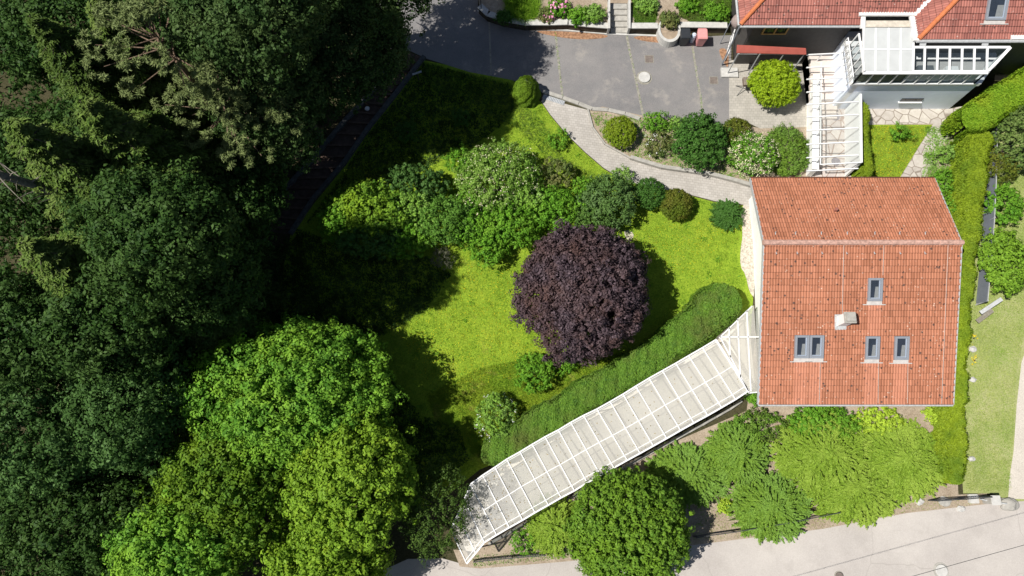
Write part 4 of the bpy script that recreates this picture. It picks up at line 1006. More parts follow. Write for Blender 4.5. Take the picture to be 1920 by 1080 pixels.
# white corner gate/railing at house corner
cr = thing('corner_railing', (A.x-.3, A.y, 0), 'white railing beside the corner of the dark boarded house', 'railing')
a, b = P(1366, 100, .9), P(1378, 55, .9); mb = MB(); mb.bar(a, b, .05, .05); mb.bar(a-Vector((0, 0, .75)), b-Vector((0, 0, .75)), .05, .05)
for k in range(9): q = a.lerp(b, k/8); mb.bar(q-Vector((0, 0, .9)), q, .03, .03)
mb.build('rail_frame', WHITE, cr)
q = P(1367, 112, .15); tag(MB().prism([(13.15, 24.1), (14.2, 24.1), (14.2, 24.75), (13.15, 24.75)], 0, .16).add([], []).build('stone_landing', STONE), 'pale stone landing under the left end of the red canopy', 'landing')
a = onmain(1388, 47); b = Vector((A.x+.25, yw-.05, 0)); tag(MB().tube([(A.x+.1, A.y+.05, ze-.1), (A.x+.2, yw-.08, ze-.5), (A.x+.3, yw-.08, .1)], [.05]*3, 8).build('downpipe', GREYM), 'grey downpipe at the left corner of the dark boarded house', 'pipe')
# satellite dish beside the roof corner
q = P(1371, 40, 2.3); dsh = thing('satellite_dish', q, 'brown satellite dish by the left corner of the dark boarded house', 'satellite dish')
mb = MB(); pts = []; bm_v = []
for r, z in ((0, 0), (.15, .02), (.3, .07), (.4, .13)):
    for k in range(16): a = 2*math.pi*k/16; bm_v.append((q.x+z*2, q.y+r*math.cos(a), q.z+r*math.sin(a)*1.1))
fs = [(i*16+k, i*16+(k+1) % 16, (i+1)*16+(k+1) % 16, (i+1)*16+k) for i in range(3) for k in range(16)]
MB().add(bm_v, fs).build('dish', plain('dish_brown', (.30, .24, .22), .6), dsh); MB().tube([(q.x-.02, q.y, q.z), (q.x-.02, q.y, 0)], [.03, .03], 8).build('pole', GREYM, dsh)

# ================================================================== STREET FURNITURE AND SMALL THINGS
def bin_(px, py, mat, lab):
    q = P(px, py, 1.05); t = thing('wheelie_bin', (q.x, q.y, 0), lab, 'bin', None); x, y = q.x, q.y
    MB().add([(x-.21, y-.26, .06), (x+.21, y-.26, .06), (x+.21, y+.24, .06), (x-.21, y+.24, .06), (x-.29, y-.34, .98), (x+.29, y-.34, .98), (x+.29, y+.32, .98), (x-.29, y+.32, .98)], [(0, 3, 2, 1), (4, 5, 6, 7), (0, 1, 5, 4), (1, 2, 6, 5), (2, 3, 7, 6), (3, 0, 4, 7)]).build('body', mat, t, bevel=.03)
    MB().add([(x-.31, y-.37, .985), (x+.31, y-.37, .985), (x+.31, y+.33, .985), (x-.31, y+.33, .985), (x-.27, y-.31, 1.07), (x+.27, y-.31, 1.07), (x+.28, y+.31, 1.10), (x-.28, y+.31, 1.10)], [(0, 3, 2, 1), (4, 5, 6, 7), (0, 1, 5, 4), (1, 2, 6, 5), (2, 3, 7, 6), (3, 0, 4, 7)]).build('lid', mat, t, bevel=.025)
    MB().tube([(x-.26, y+.40, 1.0), (x+.26, y+.40, 1.0)], [.022, .022], 8).build('handle', mat, t)
    for s in (-1, 1): MB().tube([(x+s*.24, y+.30, .11), (x+s*.29, y+.30, .11)], [.11, .11], 14).build('wheel', DKGREY, t)
bin_(1286, 62, BLACKPL, 'black wheelie bin standing against the retaining wall beside the planter'); bin_(1318, 63, PINKPL, 'pink wheelie bin with a faded lid near the dark house corner')
q = P(1302, 64, .75); t = thing('water_can', (q.x, q.y, 0), 'small pale blue container between the black bin and pink bin', 'container')
MB().tube([(q.x, q.y, 0), (q.x, q.y, .6), (q.x, q.y, .74)], [.15, .16, .12], 16).build('body', LBLUE, t); MB().tube([(q.x, q.y, .74), (q.x, q.y, .80)], [.05, .05], 12).build('cap', WHITE, t)
# pole at the terrace corner
g = G(903, 26); t = thing('lamp_post', g, 'thin dark lamp post at the driveway corner, top edge of the photo', 'lamp post')
MB().tube([g, g+Vector((0, 0, .25)), g+Vector((0, 0, .3)), g+Vector((0, 0, 5))], [.05, .045, .03, .025], 10).build('pole', DKGREY, t)
MB().tube([g+Vector((0, 0, 5)), g+Vector((-.0, -.0, 5.12)), g+Vector((0, 0, 5.3))], [.05, .2, .04], 14).build('lamp_head', DKGREY, t)
# log cart / folding seat beside the golden tree
q = G(1392, 168); t = thing('log_rack', (q.x, q.y, 0), 'small dark trestle with a brown box top beside the golden round shrub', 'trestle')
x, y = q.x, q.y
MB().box((x, y+.1, .72), (.38, .55, .22)).build('box_top', plain('brown_box', (.16, .12, .09), .8, .2, 9), t, bevel=.02)
for k in range(4): MB().box((x-.14+k*.095, y+.1, .845), (.075, .56, .02)).build('lid_slat', plain('slat_grey', (.24, .20, .16), .8, .2, 9), t)
for s in (-1, 1):
    MB().bar((x-.4, y-.35*s-.1, .02), (x+.15, y+.15*s, .62), .03, .03).build('leg', DKGREY, t); MB().bar((x+.35, y+s*.25, .02), (x, y+s*.2, .62), .03, .03).build('leg', DKGREY, t)
# small white signpost by the head of the path
g = G(785, 150); t = thing('bird_bath', g, 'pale narrow plank on a short post at the dark lawn edge', 'plank')
MB().bar(g, g+Vector((0, 0, .8)), .06, .06).build('post', BARK, t); MB().bar(g+Vector((-.28, -.12, .82)), g+Vector((.28, .1, .82)), .12, .04).build('board', ZINC, t)
t.name = 'plank_post'
# overhead cables, bottom right
for (a, b, z, lab) in (((1690, 1088), (1990, 1004), 5.0, 'thin dark overhead cable crossing the road at the lower right corner'),):
    p, q = P(*a, z), P(*b, z); d = (q-p); pts = [p-d*1.2+d*3.4*k/12+Vector((0, 0, -.25*math.sin(math.pi*k/12)+.1)) for k in range(13)]; tag(MB().tube(pts, [.012]*13, 5).build('overhead_cable', DKGREY), lab, 'cable')
# ---- fences
def fence(name, pts, h, lab, postm, gap=1, panel=None, rails=(.95, .1), mesh=False, pw=.06):
    w = [G(x, y) for x, y in pts]; t = thing(name, w[0], lab, 'fence')
    for a, b in zip(w[:-1], w[1:]):
        n = max(1, round((b-a).length/1.9))
        for k in range(n): q = a.lerp(b, k/n); q.z = T(q.y); MB().bar(q, q+Vector((0, 0, h)), pw, pw).build('post', postm, t)
        up = Vector((0, 0, 1)); mb = MB()
        for r in rails: mb.bar(a+up*h*r, b+up*h*r, .035, .04)
        if mesh:
            m = int((b-a).length/.12)
            for k in range(m): q = a.lerp(b, k/m); mb.bar(q+up*.08, q+up*h*.95, .006, .006)
            for k in range(8): z = .1+k*(h*.85/7); mb.bar(a+up*z, b+up*z, .006, .006)
        mb.build('rails', postm, t)
        if panel: 
            d = (b-a).normalized(); nrm = Vector((-d.y, d.x, 0)); MB().bar(a+up*h*.5+nrm*.03, b+up*h*.5+nrm*.03, .012, h*.84, ).build('screen', panel, t)
    q = w[-1]; MB().bar(q, q+Vector((0, 0, h)), pw, pw).build('post', postm, t)
    return t
SCREEN = plain('screen_fabric', (.17, .19, .22), .8, .1, 3)
fence('screen_fence', [(1829, 572), (1836, 500), (1842, 420), (1846, 340), (1848, 262)], 1.15, 'fence with grey blue screen fabric between the yellow hedge and green shrubs', ZINC, panel=SCREEN)
fence('wire_fence', [(1848, 258), (1884, 222), (1935, 178), (1990, 130)], 1.4, 'pale railed wire fence running from the hedge to the upper right corner', ZINC, mesh=True)
fence('garden_fence', [(1740, 938), (1790, 935), (1836, 931)], 1.1, 'dark wire fence beside the lower end of the yellow hedge', DKGREY, mesh=True)
fence('roadside_fence', [(890, 1050), (960, 1043), (1020, 1038)], 1.0, 'dark wire fence by the lower end of the glass roofed walkway', DKGREY, mesh=True)
fence('verge_fence', [(1300, 1005), (1370, 995), (1470, 978), (1560, 960)], 1.0, 'dark wire fence between the junipers and the road', DKGREY, mesh=True)
g = G(1848, 937); t = thing('gate_pillar', g, 'short pale concrete pillar at the end of the yellow hedge by the road', 'pillar')
MB().box(g+Vector((0, 0, .4)), (.42, .42, .9)).build('shaft', CONC, t, bevel=.02); MB().box(g+Vector((0, 0, .88)), (.52, .52, .08)).build('cap', STONE, t, bevel=.02)
g = G(1822, 935); tag(MB().box(g+Vector((0, 0, .12)), (.55, .5, .24)).build('stone_block', STONE, bevel=.04), 'pale square stone block left of the gate pillar', 'stone')
a, b = G(1832, 936), G(1876, 944); t = thing('drain_gate', (a+b)/2, 'low grey metal rail from the pillar to the boulder by the road', 'rail')
MB().bar(a+Vector((0, 0, .35)), b+Vector((0, 0, .35)), .06, .2).build('rail', ZINC, t); MB().bar(b, b+Vector((0, 0, .5)), .06, .06).build('post', ZINC, t); t.name = 'low_rail'
def rock(px, py, r, lab, mat=STONE, sq=.6, name='boulder'):
    g = G(px, py); me = bpy.data.meshes.new(name); bm = bmesh.new(); bmesh.ops.create_icosphere(bm, subdivisions=3, radius=1)
    sd = Vector((random.random()*9, random.random()*9, random.random()*9)); from mathutils import noise
    for v in bm.verts:
        k = 1+.35*noise.noise(v.co*1.3+sd)+.1*noise.noise(v.co*4+sd); v.co = Vector((v.co.x*r*k*1.2, v.co.y*r*k*.9, v.co.z*r*sq*k+r*sq*.5))
    bm.to_mesh(me); bm.free(); me.materials.append(mat); o = bpy.data.objects.new(name, me); o.location = g; COL.objects.link(o); return tag(o, lab, 'rock')
rock(1889, 946, .42, 'large grey boulder by the road at the right edge', CONC)
rock(1823, 655, .19, 'pale boundary stone at the hedge foot, topmost of the three', sq=.7); rock(1822, 712, .17, 'pale boundary stone at the hedge foot, middle one of the three', sq=.7); rock(1820, 860, .17, 'pale boundary stone at the hedge foot, lowest of the three', sq=.7)
rock(1722, 940, .22, 'flat white stone at the road edge right of the big juniper'); rock(1800, 954, .2, 'small white stone on the verge below the yellow hedge'); rock(1770, 940, .3, 'flat grey stone on the verge between two white stones', CONC, .3)
a, b = G(1828, 590), G(1862, 566); tag(MB().bar(a+Vector((0, 0, .5)), b+Vector((0, 0, .75)), .22, .08).build('old_board', ZINC), 'weathered tilted board at the lower end of the screen fence', 'board')
a, b = G(1826, 605), G(1850, 585); tag(MB().bar(a+Vector((0, 0, .3)), b+Vector((0, 0, .5)), .25, .06).build('old_board', WOODG), 'brownish weathered board just below the tilted one', 'board')

#==VEG==
# ================================================================== VEGETATION
# ---- lawns (stuff)
walk_px = [(1350, 632), (1414, 572), (1424, 735), (1405, 737), (882, 1040), (845, 993), (882, 908)]
lawn_px = [(1015, 194), (1032, 219), (1062, 255), (1097, 289), (1132, 319), (1160, 336), (1290, 368), (1340, 381), (1388, 388), (1386, 440), (1380, 480), (1398, 530), (1380, 570), (1340, 620), (880, 880), (800, 950), (700, 900), (600, 700), (550, 560), (560, 440), (600, 380), (655, 310), (700, 240), (755, 180), (800, 120), (850, 132), (960, 160)]
blades('grass', lawn_px, 330000, L_GRASS, .085, .011, 'short yellow green grass of the garden lawn', tufts=9000)
blades('long_grass', [(800, 118), (850, 130), (960, 155), (985, 200), (1020, 230), (1060, 300), (1120, 330), (1150, 345), (1100, 350), (1030, 300), (980, 250), (900, 200), (800, 160)], 30000, L_HEDGE, .22, .014, 'longer darker grass along the driveway and path edge', tufts=900)
blades('long_grass', [(800, 740), (900, 690), (1000, 670), (1130, 670), (1170, 660), (1060, 740), (900, 860), (820, 800)], 45000, L_GRASS, .20, .013, 'longer rough grass between the lawn and the clipped hedge', tufts=1400)
blades('meadow_flowers', [(830, 480), (960, 480), (990, 640), (1080, 690), (900, 720), (800, 720), (740, 620), (840, 560)], 2600, L_GOLD, .03, .022, 'tiny yellow flowers scattered in the lawn', zoff=.06)
blades('meadow_flowers', [(1180, 440), (1300, 400), (1380, 430), (1300, 520), (1230, 500)], 900, L_GOLD, .03, .02, 'tiny yellow flowers in the lawn near the house', zoff=.06)
blades('grass', [(1632, 236), (1746, 236), (1686, 336), (1634, 336)], 12000, L_GRASS, .07, .011, 'short grass of the small lawn beside the flagstone path', tufts=600)
blades('meadow_flowers', [(1632, 236), (1746, 236), (1686, 336), (1634, 336)], 800, L_GOLD, .03, .022, 'yellow flowers in the small lawn', zoff=.05)
blades('dry_grass', [(1632, 236), (1746, 236), (1686, 336), (1634, 336)], 9000, L_OLIVE, .08, .014, 'darker patches in the small lawn', tufts=160)
blades('dry_grass', [(1832, 560), (1850, 400), (1900, 320), (1940, 320), (1925, 600), (1905, 700), (1896, 920), (1812, 920), (1812, 600)], 68000, L_DRYGR, .09, .012, 'dry yellowish grass on the bank beside the track', tufts=3500)
blades('dry_grass', [(1290, 985), (1560, 955), (1640, 935), (1850, 925), (1850, 943), (1700, 960), (1540, 990), (1300, 1018)], 7000, L_DRYGR, .12, .012, 'dry weeds on the road verge', tufts=500)
blades('path_weeds', [(880, 1042), (1070, 1030), (1070, 1046), (890, 1062)], 1500, L_SHRUB, .1, .03, 'green weeds at the roadside by the walkway end', tufts=60)
for a, b in (((1041, 58), (1055, 188)), ((1175, 68), (1207, 222)), ((1298, 86), (1322, 238))):
    blades('path_weeds', [(a[0]-2, a[1]), (a[0]+2, a[1]), (b[0]+2, b[1]), (b[0]-2, b[1])], 500, L_SHRUB, .06, .02, 'weeds growing in the driveway seam', tufts=14, zoff=.012)
blades('terrace_grass', [(1183, -5), (1228, -5), (1232, 30), (1226, 46), (1190, 48)], 9000, L_HEDGE, .16, .016, 'grassy patch on the raised bed right of the stone steps', worldz=ZB, tufts=300)
blades('terrace_grass', [(1276, -5), (1372, -5), (1366, 42), (1300, 44), (1272, 30)], 14000, L_HEDGE, .16, .016, 'grassy patch on the raised bed above the bins', worldz=ZB, tufts=400)
blades('bed_plants', [(1104, 210), (1200, 220), (1340, 240), (1420, 250), (1420, 340), (1240, 310), (1180, 292), (1136, 266)], 14000, L_SHRUB2, .12, .03, 'low leafy ground cover between the round shrubs', tufts=220)
blades('bed_plants', [(1735, 240), (1800, 230), (1815, 430), (1790, 420), (1752, 340), (1728, 335)], 9000, L_SHRUB2, .16, .03, 'scattered plants between the path and the yellow hedge', tufts=110)
blades('bed_plants', [(900, 1030), (1290, 870), (1480, 800), (1700, 780), (1770, 900), (1560, 940), (1300, 990)], 16000, L_SHRUB, .10, .025, 'sparse weeds among the junipers', tufts=160)
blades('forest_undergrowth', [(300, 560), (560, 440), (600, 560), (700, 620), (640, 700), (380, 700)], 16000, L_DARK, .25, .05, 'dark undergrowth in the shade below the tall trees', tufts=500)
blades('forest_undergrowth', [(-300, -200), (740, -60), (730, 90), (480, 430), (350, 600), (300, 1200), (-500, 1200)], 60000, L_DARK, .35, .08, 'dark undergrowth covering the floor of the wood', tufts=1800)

tree('birch_tree', 'birch tip at the top edge whose shade lies across the driveway', 'tree', 650, -125, 9.5, 120, 100, 2.8, L_BIRCH, 1300, 32, .3, .13, 'leafy trees of the wood', amp=.4)
blades('lawn_weeds', lawn_px, 9000, L_SHRUB, .09, .035, 'clover and broad leaved weeds in the lawn', tufts=260, zoff=.05)
pr_ = [(p.x, p.y) for p in tw]+[(p.x, p.y) for p in bw[::-1]]
n_ = 2600; x_ = rng.uniform(min(p[0] for p in pr_), max(p[0] for p in pr_), n_); y_ = rng.uniform(min(p[1] for p in pr_), max(p[1] for p in pr_), n_); k_ = inpoly(x_, y_, pr_)
k_ &= rng.random(n_) < np.clip(1.1-(x_-x_.min())/(x_.max()-x_.min())*1.1, .12, 1); x_, y_ = x_[k_], y_[k_]
v_, f_ = leaves(np.stack([x_, y_, np.full(len(x_), ZC-.012)+.012*rng.random(len(x_))], 1), np.tile([0, 0, 1.], (len(x_), 1))+unit(len(x_))*.2, .07*rng.uniform(.5, 1.4, len(x_)), .6)
lt = np_mesh('leaf_litter', v_, f_, leafmat('dry_leaf', (.12, .10, .04), (.30, .22, .10), None, trans=.1)); lt['kind'] = 'stuff'; lt['label'] = 'fallen leaves lying on the translucent walkway roof'
# ---- clipped shrubs and bushes
def cone(label, px, py, r, h, mat):
    q = P(px, py, .5); rm = r*mpp(q); t = thing('dwarf_conifer', (q.x, q.y, 0), label, 'conifer'); n = 26000
    u = rng.random(n)**.7; zz = h*(1-u)*.98+.05; a = rng.uniform(0, 6.28, n); rr = rm*np.sqrt(1-(1-u)**1.7)*(1+.06*np.sin(a*5+zz*6)+.05*np.sin(a*9-zz*9))
    p = np.stack([q.x+rr*np.cos(a), q.y+rr*np.sin(a), zz], 1)+unit(n)*.03; nn = np.stack([np.cos(a), np.sin(a), .5+0*a], 1)+unit(n)*.6
    v, f = leaves(p, nn, .055*rng.uniform(.6, 1.4, n), .6); np_mesh('foliage', v, f, mat, t); MB().tube([(q.x, q.y, 0), (q.x, q.y, h*.8)], [.06, .02], 8).build('stem', BARK, t)
cone('dense cone shaped dwarf conifer where the lawn meets the driveway', 987, 172, 27, 1.9, L_OLIVE if False else leafmat('needle_dwarf', (.09, .17, .012), (.16, .25, .02), (.12, .21, .02), trans=.15))
shrub('clipped round yellow green ball between driveway and curved path', 1163, 248, 31, L_YELLOW if False else leafmat('leaf_ball', (.12, .20, .012), (.22, .30, .02), (.17, .22, .015)), h=1.4, leaf=.06, clr=.09, amp=.04, dens=5)
shrub('small green shrub right of the clipped yellow green ball', 1228, 228, 24, L_SHRUB, h=1.0)
shrub('brownish rose bush with a few pale flowers below the small green shrub', 1234, 270, 27, L_BROWN, h=.8, extra=(L_WHITE, 60, .07, 'blossoms'))
shrub('light green little bush between the small shrub and the dark round bush', 1268, 235, 17, L_SHRUB2, h=.7)
shrub('large dark green round bush in the middle of the bed', 1311, 266, 51, L_SHRUBD, h=2.2, leaf=.13, clr=.2, amp=.18)
shrub('olive green round bush at the corner of driveway and patio', 1381, 246, 27, L_OLIVE, h=1.1, leaf=.06, clr=.09, amp=.08, dens=4)
shrub('cream flowering bush above the corner of the orange roof', 1412, 290, 47, L_SHRUB, h=1.9, ry=40, extra=(L_CREAM, 1500, .07, 'blossoms'), leaf=.09)
shrub('low flat green juniper beside the white passage', 1472, 284, 44, L_JUNI2, h=.8, ry=50, leaf=.09, amp=.12, dens=2.6, asp=.35, clr=.13)
tree('golden_tree', 'golden yellow round small tree on the patio paving', 'tree', 1452, 157, 1.5, 48, 45, 1.0, L_YELLOW, 900, 34, .16, .09, amp=.12, low=-.5, relief=.45)
shrub('pale silvery little shrub leaning over the paver path', 1167, 333, 19, L_SHRUB2, h=1.0, amp=.3, dens=.8)
shrub('green dense bush left of the brownish clipped ball beside the path', 1218, 364, 30, L_SHRUBD, h=1.5, leaf=.07, clr=.11, amp=.1, dens=3)
shrub('clipped brownish green ball on the lawn below the path', 1267, 384, 30, L_OLIVE, h=1.5, leaf=.06, clr=.09, amp=.06, dens=4.5)
juniper('spiky dark green bush on the lawn nearest the orange roof', 1365, 401, 31, L_SHRUBD, h=1.1, group=None, arms=90, leaf=.12, name='spiky_bush')
shrub('large loose green bush next to the dense one by the path', 1142, 378, 54, L_SHRUB2 if False else leafmat('leaf_viburnum', (.055, .12, .025), (.11, .19, .05), (.12, .2, .07)), h=2.3, ry=48, leaf=.11, clr=.18, amp=.25)
shrub('brown and green bush standing alone on the lawn above the shrubs', 1045, 327, 33, L_BROWN, h=1.6, leaf=.09, amp=.2)
shrub('tall pale green bush covered with white blossoms in the middle of the garden', 935, 335, 80, leafmat('leaf_blossombush', (.10, .21, .025), (.18, .31, .045), (.19, .30, .06)), h=2.9, ry=62, extra=(L_CREAM, 1300, .065, 'blossoms'), leaf=.11, clr=.2, amp=.2, name='flowering_bush')
shrub('white flowering branches at the lower left of the blossoming bush', 895, 385, 42, L_SHRUB, h=2.2, ry=28, extra=(L_CREAM, 420, .075, 'blossoms'), leaf=.10, amp=.25, name='flowering_bush')
shrub('bright green arching bush above the purple tree', 1035, 395, 52, L_SHRUB, h=2.2, ry=36, leaf=.12, clr=.19, amp=.28)
shrub('bright green arching bush left of the purple tree', 955, 425, 58, L_SHRUB, h=2.3, ry=42, leaf=.12, clr=.19, amp=.28)
shrub('drooping green bush reaching down onto the sunny lawn', 917, 465, 34, L_SHRUB, h=1.8, ry=34, leaf=.12, clr=.18, amp=.28)
shrub('dark loose green bush right above the purple tree crown', 1110, 405, 40, leafmat('leaf_dogwood', (.045, .11, .02), (.10, .18, .035), (.11, .2, .04)), h=2.0, ry=34, leaf=.11, amp=.25)
shrub('rounded green bush in the centre of the shrub group', 838, 415, 55, leafmat('leaf_hazel', (.06, .15, .02), (.12, .24, .035), (.10, .22, .03)), h=2.5, ry=42, leaf=.11, clr=.19, amp=.22)
shrub('bright yellow green young maple at the left end of the shrub group', 697, 392, 66, leafmat('leaf_young', (.08, .19, .02), (.18, .31, .03), (.22, .34, .02)), h=3.0, ry=48, leaf=.14, clr=.22, amp=.32, name='young_maple', cat='small tree')
shrub('leafy green bush at the far left tip of the shrub group', 640, 412, 44, L_SHRUB, h=2.3, ry=38, leaf=.12, clr=.18, amp=.3)
shrub('dark green bush below the young maple', 700, 448, 66, leafmat('leaf_shadebush', (.04, .11, .02), (.09, .18, .035), (.05, .14, .03)), h=2.0, ry=34, leaf=.12, clr=.18, amp=.3)
shrub('dark green bush in the shade above the rounded bushes', 780, 350, 66, leafmat('leaf_shadebush2', (.04, .10, .02), (.08, .16, .035), None), h=2.3, ry=38, leaf=.12, amp=.3)
shrub('green bush between the dark bush and the lawn shadow', 765, 450, 46, L_SHRUB, h=1.9, ry=34, leaf=.12, amp=.3)
shrub('small grey twiggy bush at the edge of the sunny lawn', 832, 483, 21, L_GREY, h=.9, leaf=.07, amp=.25)
shrub('small green bush on the shaded lawn near the conifer', 862, 222, 17, L_SHRUBD, h=.7)
shrub('tufty little bush on the sunny strip beside the paver path', 1045, 262, 18, L_SHRUB, h=.8, ry=20)
shrub('low bush on dark lawn just right of the stepped path', 765, 245, 24, L_SHRUBD, h=.9, amp=.35)
shrub('loose green shrub below the purple tree by the clipped hedge', 1003, 698, 35, L_SHRUB, h=1.7, ry=34, leaf=.11, amp=.32)
shrub('white flowering shrub at the lower edge of the lawn', 930, 782, 36, L_SHRUB2, h=1.9, ry=36, leaf=.10, amp=.3, extra=(L_WHITE, 130, .065, 'blossoms'))
shrub('small leafy shoot between the loose shrub and the hedge', 1062, 684, 17, L_SHRUB, h=.9, amp=.35)
shrub('small plant in the middle of the small lawn', 1688, 252, 22, L_SHRUB, h=.9, ry=17, amp=.35)
shrub('pale leafy plant between the flagstone path and the yellow hedge', 1768, 290, 20, L_SHRUB2, h=.7, amp=.35, dens=.6)
shrub('green plant beside the right verge of the orange roof', 1768, 345, 22, L_SHRUB, h=.9, ry=28, amp=.3)
shrub('green plant squeezed between orange roof and yellow hedge', 1786, 385, 17, L_SHRUB, h=.9, ry=24, amp=.3)
shrub('fresh green bush between the blossoming bush and the rounded bush', 880, 425, 40, L_SHRUB, h=2.2, ry=34, leaf=.11, amp=.28)
shrub('bright green bush directly below the blossoming bush', 985, 378, 42, L_SHRUB2, h=2.3, ry=32, leaf=.11, amp=.25)
shrub('pale green bush between the young maple and the rounded bush', 775, 398, 44, L_SHRUB2, h=2.4, ry=36, leaf=.12, amp=.3)
shrub('green bush at the top left of the blossoming bush', 868, 305, 34, L_SHRUB, h=2.0, ry=26, leaf=.11, amp=.3)
shrub('small green bush between the brown and green bush and the path shrubs', 1095, 352, 28, L_SHRUB, h=1.3, ry=20, leaf=.10, amp=.3)
blades('shade_cover', [(796, 118), (870, 138), (955, 160), (965, 205), (930, 245), (860, 290), (760, 330), (640, 372), (595, 400), (575, 420), (650, 318), (698, 242), (748, 182)], 28000, L_DARK, .16, .05, 'rough low dark plants added to deepen the shade of the upper lawn', tufts=700)  # dark leaves added where the trees' shadow falls, to darken it
blades('shade_cover', [(556, 430), (600, 445), (700, 468), (800, 482), (846, 515), (800, 580), (700, 640), (740, 720), (790, 780), (860, 800), (880, 860), (800, 930), (700, 890), (600, 690), (545, 560)], 42000, L_DARK, .16, .05, 'rough low dark plants added to deepen the shade at the lower left of the lawn', tufts=900)  # same dark leaves, deepening the tree shade by colour
# raised beds (z .55 above)
def bedshrub(label, px, py, r, mat, h=.7, **k):
    t = shrub(label, px, py, r, mat, h=h+ZB*2, **k); return t
blades('day_lilies', [(945, -10), (1010, -10), (1008, 30), (985, 44), (952, 34)], 5200, L_LILY, .5, .022, 'bright green day lilies on the raised bed by the lamp post', worldz=ZB, tufts=60)
for a_ in (('pink flowering peony on the raised bed left of the stone steps', 1048, 14, 23, L_SHRUB, .7, (L_PINK, 150, .13, 'blossoms')), ('low pink flowering plant between the peony and the round green bushes', 1024, 30, 14, L_BROWN, .4, (L_PINK, 60, .09, 'blossoms')), ('round green bush on the raised bed, second left from the steps', 1083, 30, 20, L_SHRUB, .7, None), ('round bright green bush next to the left side of the stone steps', 1114, 26, 21, L_SHRUB2, .8, None), ('dark green bush at the corner of the raised bed near the lamp post', 945, 33, 14, L_SHRUBD, .5, None),
           ('bright bush at the right end of the raised bed above the bins', 1340, 22, 22, L_SHRUB, .6, None), ('small bush behind the round planter', 1290, 8, 20, L_SHRUB, .5, None), ('light bush on the grassy bed right of the steps', 1212, 8, 22, L_SHRUB2, .5, None)):
    tree('bed_shrub', a_[0], 'shrub', a_[1], a_[2], ZB+a_[5]*.5, a_[3], a_[3]*.85, a_[5]*.55, a_[4], 170, 22, .12, .09, 'shrubs on the raised beds', extra=a_[6], parts=('foliage', 'stem'))
tree('planter_shrub', 'leafy plant with dark red centre growing in the round stone planter', 'shrub', 1254, 38, .8, 18, 17, .35, L_BROWN, 130, 22, .12, .10, parts=('foliage', 'stem'))
# below the house
shrub('glossy dark green ground hugging shrub below the left roof eave', 1420, 800, 48, L_HEDGE, h=.8, ry=26, leaf=.10, clr=.14, amp=.2)
shrub('leafy green shrub below the middle of the roof eave', 1545, 792, 60, L_SHRUB, h=.9, ry=30, leaf=.11, amp=.2)
shrub('lime green spreading shrub below the roof eave', 1645, 790, 47, L_LIME, h=.5, ry=21, leaf=.12, amp=.15)
shrub('small green bush in the corner of walkway and orange roof', 1412, 748, 12, L_SHRUB, h=.7)
shrub('lime green plant at the lower right corner of the orange roof', 1752, 776, 20, L_LIME, h=.5, ry=14)
juniper('broad pale green juniper below the lime green shrub', 1690, 862, 86, L_JUNI, h=1.3, ry=74, arms=300)
juniper('broad bright juniper right of the bare soil patch', 1545, 850, 92, L_JUNI, h=1.5, ry=78, arms=300)
juniper('large juniper touching the road edge', 1600, 915, 90, L_JUNI, h=1.3, ry=66, arms=280)
juniper('star shaped juniper left of the bare soil patch', 1385, 850, 58, L_JUNI2, h=1.5, ry=58, arms=190)
juniper('green juniper beside the walkway wall', 1290, 890, 78, L_JUNI2, h=1.2, ry=60, arms=240)
juniper('dark green juniper hanging over the roadside fence', 1445, 950, 78, L_JUNI2, h=1.4, ry=62, arms=190)
juniper('narrow light green juniper left of the round roadside tree', 1040, 985, 50, L_JUNI, h=1.6, ry=52, arms=170)
shrub('small dense bush at the roadside left of the light green juniper', 985, 1015, 24, L_SHRUB, h=.8, ry=20)
shrub('yellow green plant on the sandy patch right of the round tree', 1362, 950, 13, L_LIME, h=.4)
tree('round_tree', 'round dense green tree at the bottom edge beside the road', 'tree', 1177, 994, 2.5, 97, 91, 2.2, leafmat('leaf_roundtree', (.07, .16, .018), (.15, .26, .03), (.14, .25, .02)), 2400, 26, .2, .14, amp=.10, low=-.3)
# right side
shrub('broad leafy green bush right of the lower screen fence', 1880, 492, 42, leafmat('leaf_lush', (.11, .22, .02), (.20, .34, .03), None), h=1.9, ry=60, leaf=.13, clr=.18)
shrub('round green bush right of the middle screen fence', 1882, 385, 32, L_SHRUB, h=1.6, ry=36, leaf=.12)
shrub('olive green bush right of the upper screen fence', 1872, 315, 30, L_OLIVE, h=1.7, ry=30)
shrub('tall dark leafy bush beyond the wire fence at the right edge', 1905, 265, 44, leafmat('leaf_rightbush', (.05, .11, .02), (.14, .2, .05), (.16, .22, .06)), h=2.6, ry=60, leaf=.12, amp=.3)
tree('flower', 'yellow flowering little plant at the hedge foot above the second stone', 'flower', 1826, 634, .15, 6, 6, .12, L_GOLD, 8, 9, .07, .06, parts=('blossoms', 'stem'))
tree('flower', 'yellow flowering little plant at the hedge foot below the second stone', 'flower', 1826, 675, .15, 6, 6, .12, L_GOLD, 8, 9, .07, .06, parts=('blossoms', 'stem'))
